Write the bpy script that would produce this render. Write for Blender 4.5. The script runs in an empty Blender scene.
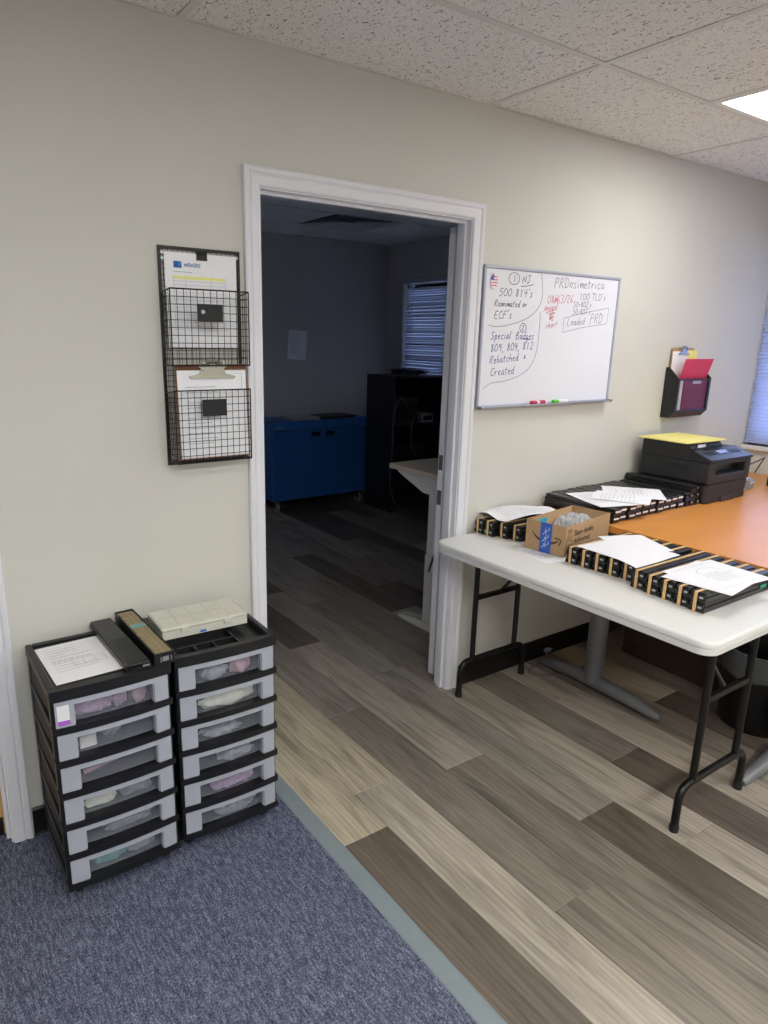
import bpy, bmesh, math, random
from mathutils import Vector, Matrix
random.seed(7)
S = bpy.context.scene
COL = S.collection
PI = math.pi

# ------------------------------------------------------------------ camera
def cam_axes(yaw, pitch, roll):
    cy, sy, cp, sp = math.cos(yaw), math.sin(yaw), math.cos(pitch), math.sin(pitch)
    f = Vector((sy*cp, cy*cp, -sp)); r = Vector((cy, -sy, 0)); u = r.cross(f)
    c, s = math.cos(roll), math.sin(roll)
    return c*r+s*u, -s*r+c*u, f
r_, u_, f_ = cam_axes(0.6052, 0.2587, 0.0192)
cd = bpy.data.cameras.new('camera'); cam = bpy.data.objects.new('camera', cd); COL.objects.link(cam)
m = Matrix((r_, u_, -f_)).transposed().to_4x4(); m.translation = Vector((-1.0153, -2.1296, 1.5819))
cam.matrix_world = m
cd.sensor_fit = 'HORIZONTAL'; cd.sensor_width = 36; cd.lens = 684.6/768*36
cd.shift_x = (384-355.77)/768; cd.shift_y = (518.0-512)/768
cd.clip_start = .02
S.camera = cam

# ------------------------------------------------------------------ world, light level, exposure
w = bpy.data.worlds.new('sky'); S.world = w; w.use_nodes = True
bg = w.node_tree.nodes['Background']
bg.inputs[0].default_value = (.47, .60, 1.0, 1); bg.inputs[1].default_value = 3.4
PANEL = 9.6            # radiance of the ceiling light panels
S.view_settings.view_transform = 'Standard'; S.view_settings.look = 'None'
S.view_settings.gamma = 1; S.view_settings.use_curve_mapping = False
S.view_settings.exposure = 0.75

# ------------------------------------------------------------------ materials
def lin(h):
    h = h.lstrip('#'); v = [int(h[i:i+2], 16)/255 for i in (0, 2, 4)]
    return tuple(c/12.92 if c <= .04045 else ((c+.055)/1.055)**2.4 for c in v)+(1,)
MATS = {}
def mat(name, col, rough=.6, metal=0, spec=.5, var=0, vscale=30, bump=0, bscale=200, alpha=1, emit=None, coat=0, stretch=(1, 1, 1), objcol=False):
    if name in MATS: return MATS[name]
    M = bpy.data.materials.new(name); M.use_nodes = True; nt = M.node_tree; N = nt.nodes; Lk = nt.links
    b = N['Principled BSDF']; c = lin(col) if isinstance(col, str) else col
    b.inputs['Base Color'].default_value = c; b.inputs['Roughness'].default_value = rough
    b.inputs['Metallic'].default_value = metal; b.inputs['Specular IOR Level'].default_value = spec
    b.inputs['Coat Weight'].default_value = coat
    tc = N.new('ShaderNodeTexCoord'); mp = N.new('ShaderNodeMapping'); mp.inputs['Scale'].default_value = stretch
    Lk.new(tc.outputs['Object'], mp.inputs[0])
    if var:
        n = N.new('ShaderNodeTexNoise'); n.inputs['Scale'].default_value = vscale; n.inputs['Detail'].default_value = 4
        Lk.new(mp.outputs[0], n.inputs['Vector'])
        r = N.new('ShaderNodeValToRGB'); r.color_ramp.elements[0].position = .3; r.color_ramp.elements[1].position = .7
        r.color_ramp.elements[0].color = tuple(x*(1-var) for x in c[:3])+(1,)
        r.color_ramp.elements[1].color = tuple(min(1, x*(1+var)) for x in c[:3])+(1,)
        Lk.new(n.outputs['Fac'], r.inputs[0]); Lk.new(r.outputs[0], b.inputs['Base Color'])
    if bump:
        n2 = N.new('ShaderNodeTexNoise'); n2.inputs['Scale'].default_value = bscale; n2.inputs['Detail'].default_value = 3
        Lk.new(mp.outputs[0], n2.inputs['Vector'])
        bp = N.new('ShaderNodeBump'); bp.inputs['Strength'].default_value = bump; bp.inputs['Distance'].default_value = .003
        Lk.new(n2.outputs['Fac'], bp.inputs['Height']); Lk.new(bp.outputs[0], b.inputs['Normal'])
    if emit:
        b.inputs['Emission Color'].default_value = lin(emit[0]); b.inputs['Emission Strength'].default_value = emit[1]
    if alpha < 1: b.inputs['Alpha'].default_value = alpha
    MATS[name] = M; return M

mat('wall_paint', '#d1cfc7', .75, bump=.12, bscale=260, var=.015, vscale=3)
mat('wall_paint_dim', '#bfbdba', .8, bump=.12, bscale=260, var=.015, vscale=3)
mat('white_trim', '#e4e4ea', .38, var=.01, vscale=8)
mat('door_white', '#dfdfe4', .4, var=.01)
mat('door_wood', '#c9a06a', .5, var=.12, vscale=5, stretch=(6, 6, .5))
mat('base_black', '#101012', .45, var=.1)
mat('black_plastic', '#17171a', .38, var=.08, vscale=60)
mat('black_matte', '#131316', .55, var=.1, vscale=60)
mat('black_metal', '#0c0c0c', .32, spec=.45, var=.06)
mat('tray_black', '#151517', .32, spec=.6, var=.08, vscale=40)
mat('printer_black', '#212226', .5, bump=.1, bscale=900, var=.05, vscale=20)
mat('printer_dark', '#131418', .3)
mat('silver', '#b9bcc2', .35, metal=.8)
mat('chrome', '#b8b8b0', .22, metal=1)
mat('alu', '#b4b9c6', .4, metal=.5, var=.03)
mat('grey_paint', '#7d7f84', .4, metal=.25, var=.04)
mat('board_white', '#e6e7ee', .22, spec=.5, var=.005)
mat('ink_blue', '#3f4f9c', .5); mat('ink_black', '#5c5f78', .5); mat('ink_red', '#d0707f', .5); mat('ink_grey', '#857a88', .5)
mat('flag_red', '#d98a90', .5); mat('flag_blue', '#5a5aa6', .5)
mat('paper', '#f0f0f4', .85, var=.01, vscale=6)
mat('paper_print', '#9a9aa4', .8); mat('paper_blue', '#2a5aa0', .7); mat('paper_yellow', '#f1ef96', .8); mat('logo_sky', '#3f7fc4', .7)
mat('yellow_pad', '#f2e68c', .8, var=.02)
mat('band', '#d9b47c', .7, var=.08, vscale=50)
mat('cardboard', '#b6956f', .85, var=.05, vscale=25, stretch=(1, 1, 6))
mat('card_ink', '#4b3a30', .8); mat('tape_blue', '#3660bc', .45, var=.06, vscale=30); mat('tape_white', '#c4d3f0', .5)
mat('teal', '#2ba9c4', .5)
mat('bubble', '#c9c9cb', .25, bump=.6, bscale=90, alpha=.75)
mat('desk_orange', '#dd9446', .33, var=.05, vscale=4, coat=.15, stretch=(.6, 3, 1))
mat('table_white', '#e3e2df', .42, bump=.06, bscale=500, var=.01)
mat('red_folder', '#d0304c', .5, var=.04, vscale=10); mat('red_dark', '#8a2030', .35, var=.05, vscale=8)
mat('clip_brown', '#7d5138', .6, var=.12, vscale=40); mat('clip_tan', '#b08a5c', .6, var=.1, vscale=40)
mat('frost', '#bfc3cf', .4, alpha=.68, var=.03, vscale=10); mat('pane_frost', '#aab0bc', .22, alpha=.13)
mat('tub_frost', '#b4b9c6', .4, alpha=.16)
mat('bag_pink', '#b79fc0', .35, var=.25, vscale=60, bump=.5, bscale=60); mat('bag_white', '#dfe0d6', .5, var=.1, vscale=30)
mat('bag_grey', '#9aa0ac', .4, var=.25, vscale=60, bump=.5, bscale=60); mat('bag_pinkish', '#bf9fac', .4, var=.25, vscale=50, bump=.4, bscale=60)
mat('bag_teal', '#7fb4b8', .5, var=.2); mat('sticker_violet', '#b05ad0', .5)
mat('organizer', '#e0dfd2', .3, alpha=.8, var=.03, vscale=20)
mat('gold_card', '#8d7f5e', .5, var=.3, vscale=80); mat('card_teal', '#6d9a94', .5)
mat('blue_cab', '#2360a8', .45, var=.03); mat('blue_cab_top', '#2766b0', .45)
mat('dark_device', '#202126', .5); mat('device_grey', '#8f9298', .5); mat('wood_edge', '#c9b99c', .5, var=.06, stretch=(1, 8, 1))
mat('white_metal', '#dcdad2', .4, var=.01)
mat('cable_black', '#131313', .5); mat('cable_grey', '#6c6c6e', .5)
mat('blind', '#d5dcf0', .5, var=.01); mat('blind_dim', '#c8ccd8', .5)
def translucent(name, fac):
    nt = MATS[name].node_tree; N = nt.nodes; b = N['Principled BSDF']; t = N.new('ShaderNodeBsdfTranslucent'); t.inputs[0].default_value = lin('#dfe4f4'); mx = N.new('ShaderNodeMixShader'); mx.inputs[0].default_value = fac
    nt.links.new(b.outputs[0], mx.inputs[1]); nt.links.new(t.outputs[0], mx.inputs[2]); nt.links.new(mx.outputs[0], N['Material Output'].inputs[0])
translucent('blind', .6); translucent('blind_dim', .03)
mat('sill_white', '#e2e2e2', .4)
mat('vent_grey', '#c9c9c6', .5); mat('hinge', '#7a7a7c', .35, metal=.8)
mat('bin_black', '#0c0c0e', .4); mat('liner', '#a9adb2', .2, alpha=.22)
mat('strip_grey', '#7f8a8e', .5, var=.04, vscale=20)
mat('subfloor', '#3a352f', .8); mat('troffer', '#e8e8e4', .5)
mat('marker_red', '#c02850', .4); mat('marker_green', '#62c63a', .4); mat('marker_white', '#e8e8ec', .4)
mat('panel_light', '#ffffff', .5, emit=('#fdfdfa', PANEL))
mat('tbar', '#d8d6d0', .5); mat('label_white', '#e6e6ea', .6); mat('tag_green', '#5fae55', .5); mat('tag_teal', '#2fa08a', .5); mat('tag_blue', '#2f6fd0', .5)
mat('smoke', '#2a1418', .15, alpha=.16)
mat('carton_shaded', '#43352b', .85, var=.06, vscale=20)  # cardboard brown darkened to carry the shade under the desk
mat('screen', '#8f98c8', .2)

def glass_mat():
    M = bpy.data.materials.new('window_glass'); M.use_nodes = True; nt = M.node_tree; N = nt.nodes
    N.remove(N['Principled BSDF']); t = N.new('ShaderNodeBsdfTransparent'); g = N.new('ShaderNodeBsdfGlossy'); g.inputs['Roughness'].default_value = .02
    fr = N.new('ShaderNodeFresnel'); fr.inputs[0].default_value = 1.45; mx = N.new('ShaderNodeMixShader')
    nt.links.new(fr.outputs[0], mx.inputs[0]); nt.links.new(t.outputs[0], mx.inputs[1]); nt.links.new(g.outputs[0], mx.inputs[2])
    nt.links.new(mx.outputs[0], N['Material Output'].inputs[0]); MATS['glass'] = M
glass_mat()

def plank_mat():
    M = bpy.data.materials.new('vinyl_plank'); M.use_nodes = True; nt = M.node_tree; N = nt.nodes; L = nt.links
    b = N['Principled BSDF']; b.inputs['Roughness'].default_value = .42; b.inputs['Specular IOR Level'].default_value = .4
    oi = N.new('ShaderNodeObjectInfo'); tc = N.new('ShaderNodeTexCoord')
    off = N.new('ShaderNodeVectorMath'); off.operation = 'SCALE'; off.inputs[0].default_value = (37, 53, 11); L.new(oi.outputs['Random'], off.inputs['Scale'])
    add = N.new('ShaderNodeVectorMath'); L.new(tc.outputs['Object'], add.inputs[0]); L.new(off.outputs[0], add.inputs[1])
    def noise(scale, st, det=5, dist=0):
        mp = N.new('ShaderNodeMapping'); mp.inputs['Scale'].default_value = st; L.new(add.outputs[0], mp.inputs[0])
        n = N.new('ShaderNodeTexNoise'); n.inputs['Scale'].default_value = scale; n.inputs['Detail'].default_value = det
        n.inputs['Distortion'].default_value = dist; L.new(mp.outputs[0], n.inputs['Vector']); return n.outputs['Fac']
    def ramp(fac, stops):
        r = N.new('ShaderNodeValToRGB'); e = r.color_ramp.elements
        e[0].position, e[0].color = stops[0][0], (stops[0][1],)*3+(1,); e[1].position, e[1].color = stops[-1][0], (stops[-1][1],)*3+(1,)
        for p, v in stops[1:-1]: k = e.new(p); k.color = (v, v, v, 1)
        L.new(fac, r.inputs[0]); return r.outputs[0]
    def mul(a, bb):
        x = N.new('ShaderNodeMix'); x.data_type = 'RGBA'; x.blend_type = 'MULTIPLY'; x.inputs[0].default_value = 1
        L.new(a, x.inputs[6]); L.new(bb, x.inputs[7]); return x.outputs[2]
    fine = noise(90, (3.2, .09, 1), 6)
    broad = noise(9, (2.2, .22, 1), 3, 1.2)
    wv = N.new('ShaderNodeTexWave'); wv.wave_type = 'BANDS'; wv.bands_direction = 'X'; wv.inputs['Scale'].default_value = 16
    wv.inputs['Distortion'].default_value = 9; wv.inputs['Detail'].default_value = 3; wv.inputs['Detail Scale'].default_value = .8
    mp = N.new('ShaderNodeMapping'); mp.inputs['Scale'].default_value = (1, .13, 1); L.new(add.outputs[0], mp.inputs[0]); L.new(mp.outputs[0], wv.inputs['Vector'])
    c = mul(oi.outputs['Color'], ramp(fine, [(.30, .74), (.5, .98), (.72, 1.08)]))
    c = mul(c, ramp(broad, [(.26, .56), (.5, .98), (.74, 1.22)]))
    c = mul(c, ramp(wv.outputs['Fac'], [(0, .88), (.45, 1.0), (1, 1.04)]))
    L.new(c, b.inputs['Base Color'])
    bp = N.new('ShaderNodeBump'); bp.inputs['Strength'].default_value = .15; bp.inputs['Distance'].default_value = .001
    L.new(fine, bp.inputs['Height']); L.new(bp.outputs[0], b.inputs['Normal']); MATS['plank'] = M
plank_mat()

def carpet_mat():
    M = bpy.data.materials.new('carpet_blue'); M.use_nodes = True; nt = M.node_tree; N = nt.nodes; L = nt.links
    b = N['Principled BSDF']; b.inputs['Roughness'].default_value = .95; b.inputs['Specular IOR Level'].default_value = .1
    tc = N.new('ShaderNodeTexCoord')
    def noise(scale, st=(1, 1, 1), det=2):
        mp = N.new('ShaderNodeMapping'); mp.inputs['Scale'].default_value = st; L.new(tc.outputs['Object'], mp.inputs[0])
        n = N.new('ShaderNodeTexNoise'); n.inputs['Scale'].default_value = scale; n.inputs['Detail'].default_value = det; L.new(mp.outputs[0], n.inputs['Vector']); return n.outputs['Fac']
    n1 = noise(300, (1.1, .5, 1), 4); n2 = noise(80, (1.8, .4, 1)); n3 = noise(3)
    r = N.new('ShaderNodeValToRGB'); e = r.color_ramp.elements
    e[0].position, e[0].color = .37, lin('#383c4c'); e[1].position, e[1].color = .66, lin('#9096aa')
    k = e.new(.5); k.color = lin('#5a5f74')
    mx = N.new('ShaderNodeMath'); mx.operation = 'MULTIPLY_ADD'; mx.inputs[1].default_value = .35; L.new(n2, mx.inputs[0])
    sc = N.new('ShaderNodeMath'); sc.operation = 'MULTIPLY'; sc.inputs[1].default_value = .65; L.new(n1, sc.inputs[0]); L.new(sc.outputs[0], mx.inputs[2])
    L.new(mx.outputs[0], r.inputs[0]); L.new(r.outputs[0], b.inputs['Base Color'])
    bp = N.new('ShaderNodeBump'); bp.inputs['Strength'].default_value = .8; bp.inputs['Distance'].default_value = .004
    L.new(n1, bp.inputs['Height']); L.new(bp.outputs[0], b.inputs['Normal']); MATS['carpet'] = M
carpet_mat()

def tile_mat():
    M = bpy.data.materials.new('acoustic_tile'); M.use_nodes = True; nt = M.node_tree; N = nt.nodes; L = nt.links
    b = N['Principled BSDF']; b.inputs['Roughness'].default_value = .9; b.inputs['Specular IOR Level'].default_value = .1
    tc = N.new('ShaderNodeTexCoord'); oi = N.new('ShaderNodeObjectInfo')
    off = N.new('ShaderNodeVectorMath'); off.operation = 'SCALE'; off.inputs[0].default_value = (17, 23, 5); L.new(oi.outputs['Random'], off.inputs['Scale'])
    add = N.new('ShaderNodeVectorMath'); L.new(tc.outputs['Object'], add.inputs[0]); L.new(off.outputs[0], add.inputs[1])
    def noise(scale, st, dist=1.5):
        mp = N.new('ShaderNodeMapping'); mp.inputs['Scale'].default_value = st; L.new(add.outputs[0], mp.inputs[0])
        n = N.new('ShaderNodeTexNoise'); n.inputs['Scale'].default_value = scale; n.inputs['Detail'].default_value = 2; n.inputs['Distortion'].default_value = dist
        L.new(mp.outputs[0], n.inputs['Vector']); return n.outputs['Fac']
    n1 = noise(105, (1, .55, 1)); n2 = noise(260, (1, 1, 1), 0)
    r = N.new('ShaderNodeValToRGB'); e = r.color_ramp.elements
    e[0].position, e[0].color = .345, lin('#85827c'); e[1].position, e[1].color = .385, lin('#eeeee8')
    L.new(n1, r.inputs[0])
    r2 = N.new('ShaderNodeValToRGB'); e = r2.color_ramp.elements
    e[0].position, e[0].color = .34, (.6, .6, .6, 1); e[1].position, e[1].color = .4, (1, 1, 1, 1); L.new(n2, r2.inputs[0])
    mx = N.new('ShaderNodeMix'); mx.data_type = 'RGBA'; mx.blend_type = 'MULTIPLY'; mx.inputs[0].default_value = 1
    L.new(r.outputs[0], mx.inputs[6]); L.new(r2.outputs[0], mx.inputs[7]); L.new(mx.outputs[2], b.inputs['Base Color'])
    bp = N.new('ShaderNodeBump'); bp.inputs['Strength'].default_value = .5; bp.inputs['Distance'].default_value = .003
    L.new(n1, bp.inputs['Height']); L.new(bp.outputs[0], b.inputs['Normal']); MATS['tile'] = M
tile_mat()

# ------------------------------------------------------------------ mesh helpers
class MB:
    def __init__(s): s.v = []; s.f = []
    def add(s, vs, fs):
        o = len(s.v); s.v += [tuple(v) for v in vs]; s.f += [tuple(i+o for i in f) for f in fs]; return s
    def box(s, x0, x1, y0, y1, z0, z1, bev=0):
        if bev:
            bm = bmesh.new(); bmesh.ops.create_cube(bm, size=1)
            for v in bm.verts: v.co = Vector(((x0+x1)/2+v.co.x*(x1-x0), (y0+y1)/2+v.co.y*(y1-y0), (z0+z1)/2+v.co.z*(z1-z0)))
            bmesh.ops.bevel(bm, geom=bm.edges[:], offset=bev, segments=2 if bev > .003 else 1, affect='EDGES', profile=.5)
            bm.verts.index_update(); s.add([v.co[:] for v in bm.verts], [[v.index for v in f.verts] for f in bm.faces]); bm.free(); return s
        vs = [(x, y, z) for z in (z0, z1) for y in (y0, y1) for x in (x0, x1)]
        return s.add(vs, [(0, 2, 3, 1), (4, 5, 7, 6), (0, 1, 5, 4), (2, 6, 7, 3), (0, 4, 6, 2), (1, 3, 7, 5)])
    def prism(s, pts, axis, a, b):     # closed outline pts (2-D) extruded along axis from a to b
        def P(p, h): return {'x': (h, p[0], p[1]), 'y': (p[0], h, p[1]), 'z': (p[0], p[1], h)}[axis]
        n = len(pts); vs = [P(p, a) for p in pts]+[P(p, b) for p in pts]
        return s.add(vs, [tuple(range(n))[::-1], tuple(range(n, 2*n))]+[(i, (i+1) % n, n+(i+1) % n, n+i) for i in range(n)])
    def tube(s, pts, r, n=8, rads=None, cap=True):
        pts = [Vector(p) for p in pts]; k = len(pts); rings = []
        t0 = (pts[1]-pts[0]).normalized(); up = Vector((0, 0, 1)) if abs(t0.z) < .9 else Vector((1, 0, 0))
        nx = t0.cross(up).normalized()
        for i, p in enumerate(pts):
            t = ((pts[min(i+1, k-1)]-pts[max(i-1, 0)])).normalized()
            nx = (nx-t*nx.dot(t)).normalized(); ny = t.cross(nx); rr = rads[i] if rads else r
            rings.append([p+nx*rr*math.cos(2*PI*j/n)+ny*rr*math.sin(2*PI*j/n) for j in range(n)])
        vs = [v for g in rings for v in g]; fs = []
        for i in range(k-1):
            for j in range(n): fs.append((i*n+j, i*n+(j+1) % n, (i+1)*n+(j+1) % n, (i+1)*n+j))
        if cap: fs += [tuple(range(n))[::-1], tuple(range((k-1)*n, k*n))]
        return s.add(vs, fs)
    def lathe(s, prof, n=20, c=(0, 0)):
        vs = []; fs = []
        for r, z in prof: vs += [(c[0]+r*math.cos(2*PI*j/n), c[1]+r*math.sin(2*PI*j/n), z) for j in range(n)]
        for i in range(len(prof)-1):
            for j in range(n): fs.append((i*n+j, i*n+(j+1) % n, (i+1)*n+(j+1) % n, (i+1)*n+j))
        return s.add(vs, fs)
    def cyl(s, c, r, h, axis='z', n=16):
        c = Vector(c); d = {'x': Vector((1, 0, 0)), 'y': Vector((0, 1, 0)), 'z': Vector((0, 0, 1))}[axis]
        return s.tube([c-d*h/2, c+d*h/2], r, n)
    def bow(s, x0, x1, z0, z1, y, th, bow, hw, n=10):   # slab with a front that bulges toward -y
        out = []
        xs = [x0+(x1-x0)*i/n for i in range(n+1)]; f = lambda x: y-bow*(1-(x/hw)**2)
        pts = [(x, f(x)) for x in xs]+[(x, f(x)+th) for x in reversed(xs)]
        m2 = n+1
        vs = [(px, py, z) for z in (z0, z1) for px, py in pts]; N2 = len(pts)
        fs = []
        for i in range(n):
            a, b = i, i+1; c, d = N2-1-i, N2-2-i
            fs += [(a, c, d, b), (N2+a, N2+b, N2+d, N2+c), (a, b, N2+b, N2+a), (d, c, N2+c, N2+d)]
        fs += [(0, N2, 2*N2-1, N2-1), (n, n+1, N2+n+1, N2+n)]
        return s.add(vs, fs)
    def build(s, name, material, parent=None, smooth=False, kind=None, loc=None):
        me = bpy.data.meshes.new(name); me.from_pydata(s.v, [], s.f); me.update()
        bm = bmesh.new(); bm.from_mesh(me); bmesh.ops.recalc_face_normals(bm, faces=bm.faces); bm.to_mesh(me); bm.free()
        return link(name, me, material, parent, smooth, kind, loc)
def link(name, me, material, parent=None, smooth=False, kind=None, loc=None):
    if material and not me.materials: me.materials.append(MATS[material])
    if smooth:
        me.polygons.foreach_set('use_smooth', [True]*len(me.polygons)); me.update()
        try: me.set_sharp_from_angle(angle=math.radians(40))
        except Exception: pass
    o = bpy.data.objects.new(name, me); COL.objects.link(o)
    if parent: o.parent = parent
    if kind: o['kind'] = kind
    if loc: o.location = loc
    return o
def tag(o, label, cat, group=None):
    o['label'] = label; o['category'] = cat
    if group: o['group'] = group
    return o
def thing(name, label, cat, loc=(0, 0, 0), rz=0, group=None):
    o = bpy.data.objects.new(name, None); COL.objects.link(o); o.empty_display_size = .1
    o.location = loc; o.rotation_euler = (0, 0, rz); return tag(o, label, cat, group)
def struct(name, mb, material, label, parent=None, cat=None):
    o = mb.build(name, material, parent)
    if parent is None: o['kind'] = 'structure'; o['label'] = label; o['category'] = cat or name.split('_')[0]
    return o
def kids(o): return [c for c in bpy.data.objects if c.parent == o]
def dup(o, label, loc, rz=None, group=None):
    c = o.copy(); COL.objects.link(c); c.location = loc
    if rz is not None: c.rotation_euler = (0, 0, rz)
    c['label'] = label
    if group: c['group'] = group
    for ch in kids(o):
        d = ch.copy(); COL.objects.link(d); d.parent = c
        for g in kids(ch): e = g.copy(); COL.objects.link(e); e.parent = d
    return c
def arc(c, r, a0, a1, n, plane='xz', y=0):
    out = []
    for i in range(n+1):
        a = a0+(a1-a0)*i/n; out.append((c[0]+r*math.cos(a), c[1]+r*math.sin(a)))
    return out

# single-stroke handwriting: digits and letters on a 4 x 6 grid
G = {
'0': [[(2, 6), (.4, 4.5), (.4, 1.5), (2, 0), (3.6, 1.5), (3.6, 4.5), (2, 6)]], '1': [[(1, 5), (2, 6), (2, 0)]],
'2': [[(.4, 5), (1.5, 6), (3, 5.6), (3.2, 4.2), (.3, 0), (3.6, .2)]], '3': [[(.5, 5.6), (2.5, 6), (3, 4.5), (1.4, 3.2), (3.3, 2), (2.5, .1), (.3, .5)]],
'4': [[(.6, 6), (.4, 3), (3.4, 3.2)], [(2.8, 5.8), (2.6, 0)]], '5': [[(3.4, 6), (.9, 5.8), (.7, 3.6), (2.8, 3.6), (3.2, 1.4), (1.6, 0), (.2, .3)]],
'6': [[(2.6, 6), (.7, 3), (.6, .8), (2, 0), (3.3, 1.2), (2.4, 2.8), (.8, 2)]], '7': [[(.3, 5.8), (3.4, 6), (1.4, 0)]],
'8': [[(2.2, 3.2), (.5, 4.6), (1.8, 6), (3.2, 4.8), (.7, 1.4), (1.8, 0), (3.3, 1.4), (2.2, 3.2)]], '9': [[(3.2, 4.8), (1.8, 6), (.6, 4.6), (1.6, 3.2), (3.2, 4.4), (3, 0)]],
'/': [[(.2, -.4), (3, 6.4)]], '-': [[(.6, 2.8), (3, 2.9)]], ',': [[(1.2, .4), (.5, -1.6)]], "'": [[(.8, 6.6), (.5, 5.2)]], '+': [[(.5, 2.4), (3, 2.5)], [(1.8, 3.8), (1.7, 1)]],
'&': [[(3.2, .4), (1, 4), (2, 5), (2.2, 3.6), (.5, 1.2), (1.6, 0), (3, 2)]],
'A': [[(0, 0), (2, 6), (3.8, 0)], [(.8, 2.2), (3.2, 2.2)]], 'B': [[(.5, 0), (.5, 6), (2.8, 5.4), (2.6, 3.8), (.6, 3.2), (3.2, 2.4), (3, .6), (.4, 0)]],
'C': [[(3.6, 5.2), (2, 6), (.4, 3.6), (.8, .6), (2.4, 0), (3.8, .9)]], 'D': [[(.6, 6), (.6, 0)], [(.2, 6), (2.8, 5.4), (3.8, 3), (2.8, .6), (.2, 0)]],
'E': [[(3.5, 5.8), (.6, 5.8), (.4, 0), (3.6, .1)], [(.5, 3), (2.8, 3.1)]], 'F': [[(3.6, 5.8), (.6, 5.8), (.5, 0)], [(.5, 3.2), (2.8, 3.3)]],
'J': [[(1, 5.8), (3.8, 6)], [(2.8, 6), (2.8, 1.2), (1.4, 0), (.2, 1)]], 'L': [[(.9, 6), (.4, 0), (3.4, .3)]], 'N': [[(.3, 0), (.6, 6), (3, 0), (3.6, 6)]],
'P': [[(.4, -.6), (.7, 6), (3.2, 5.6), (3, 3.4), (.6, 3)]], 'R': [[(.3, 0), (.7, 6), (3.2, 5.6), (2.8, 3.5), (.6, 3.1), (3.4, 0)]],
'S': [[(3.4, 5.4), (1.8, 6), (.6, 4.6), (2.8, 2.4), (2.4, .4), (.3, .5)]], 'T': [[(0, 6), (4, 6)], [(2, 6), (1.8, 0)]],
'a': [[(2.6, 3), (1.2, 3.5), (.4, 1.6), (1, .1), (2.4, 1.2), (2.6, 3.2), (2.6, .4), (3.2, 0)]], 'b': [[(.6, 6), (.5, .2), (2.4, .4), (2.6, 2.6), (.6, 2.4)]],
'c': [[(2.8, 2.8), (1.4, 3.5), (.4, 1.8), (1.2, 0), (3, .6)]], 'd': [[(2.6, 2.8), (1.2, 3.4), (.4, 1.4), (1.4, 0), (2.6, 1.2)], [(2.9, 6), (2.6, .3), (3.2, 0)]],
'e': [[(.4, 1.8), (2.6, 2.4), (1.6, 3.6), (.4, 1.8), (1.2, 0), (3, .8)]], 'g': [[(2.6, 2.8), (1.2, 3.4), (.4, 1.6), (1.4, .2), (2.6, 2.6), (2.4, -1.6), (.6, -1.8)]],
'h': [[(.6, 6), (.4, 0), (.7, 2), (2, 3.4), (2.6, 2), (2.7, 0)]], 'i': [[(.8, 3.2), (.8, .3), (1.4, 0)], [(.9, 5), (1, 4.6)]], 'l': [[(.8, 6), (.6, .6), (1.4, 0)]],
'm': [[(.3, 3.2), (.4, 0), (.7, 2.4), (1.4, 3.4), (1.8, 2), (1.8, 0), (2.2, 2.6), (2.9, 3.4), (3.3, 1.8), (3.5, 0)]], 'n': [[(.4, 3.2), (.5, 0), (.8, 2.2), (1.8, 3.4), (2.6, 2.2), (2.8, 0)]],
'o': [[(1.6, 3.5), (.4, 2), (1.2, 0), (2.8, 1.4), (1.6, 3.5), (2.9, 3.2)]], 'p': [[(.6, 3.4), (.4, -2.2)], [(.6, 2.4), (2, 3.6), (2.8, 2), (1.6, .2), (.5, .8)]],
'r': [[(.5, 3.3), (.5, 0), (.8, 2.4), (2.4, 3.4)]], 's': [[(2.4, 3.2), (1, 3.4), (.7, 2.4), (2.3, 1.2), (1.6, 0), (.3, .3)]], 't': [[(1.4, 5.4), (1.1, .5), (2.2, 0)], [(.2, 3.6), (2.6, 3.8)]],
'u': [[(.4, 3.3), (.5, .6), (1.6, 0), (2.6, 1.4), (2.7, 3.3), (2.8, 0)]], 'k': [[(.5, 6), (.4, 0)], [(2.6, 3.4), (.5, 1.6), (2.8, 0)]], 'w': [[(.2, 3.3), (.8, 0), (1.7, 2.6), (2.5, 0), (3.4, 3.3)]],
'v': [[(.3, 3.3), (1.4, 0), (2.8, 3.3)]], 'y': [[(.4, 3.3), (1.5, .4)], [(2.8, 3.3), (.8, -2)]], '.': [[(.8, 0), (1, .2)]],
}
def smooth2(p, it=2):
    for _ in range(it):
        q = [p[0]]
        for a, b in zip(p, p[1:]): q += [(a[0]*.75+b[0]*.25, a[1]*.75+b[1]*.25), (a[0]*.25+b[0]*.75, a[1]*.25+b[1]*.75)]
        p = q+[p[-1]]
    return p
def ribbon(mb, p, wd, M):         # flat pen stroke along 2-D points; M maps (u, v) to a 3-D point
    k = len(p); vs = []
    for i in range(k):
        a, b = p[max(i-1, 0)], p[min(i+1, k-1)]; dx, dy = b[0]-a[0], b[1]-a[1]; d = math.hypot(dx, dy) or 1
        nx, ny = -dy/d*wd/2, dx/d*wd/2
        vs += [M(p[i][0]+nx, p[i][1]+ny), M(p[i][0]-nx, p[i][1]-ny)]
    mb.add(vs, [(2*i, 2*i+1, 2*i+3, 2*i+2) for i in range(k-1)])
def hand(mb, text, u, v, h, wd, M, slant=.15, rise=0, sx=1.0, jit=.12):
    s = h/6; x = u
    for ch in text:
        if ch == ' ': x += 3*s*sx; continue
        for st in G.get(ch, []):
            pts = [(x+(a+slant*b+random.uniform(-jit, jit))*s*sx, v+(x-u)*rise+(b+random.uniform(-jit, jit))*s) for a, b in st]
            ribbon(mb, smooth2(pts), wd, M)
        x += (4.3 if ch.isupper() or ch.isdigit() else 2.2 if ch in "il,'." else 3.4)*s*sx
    return x
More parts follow.
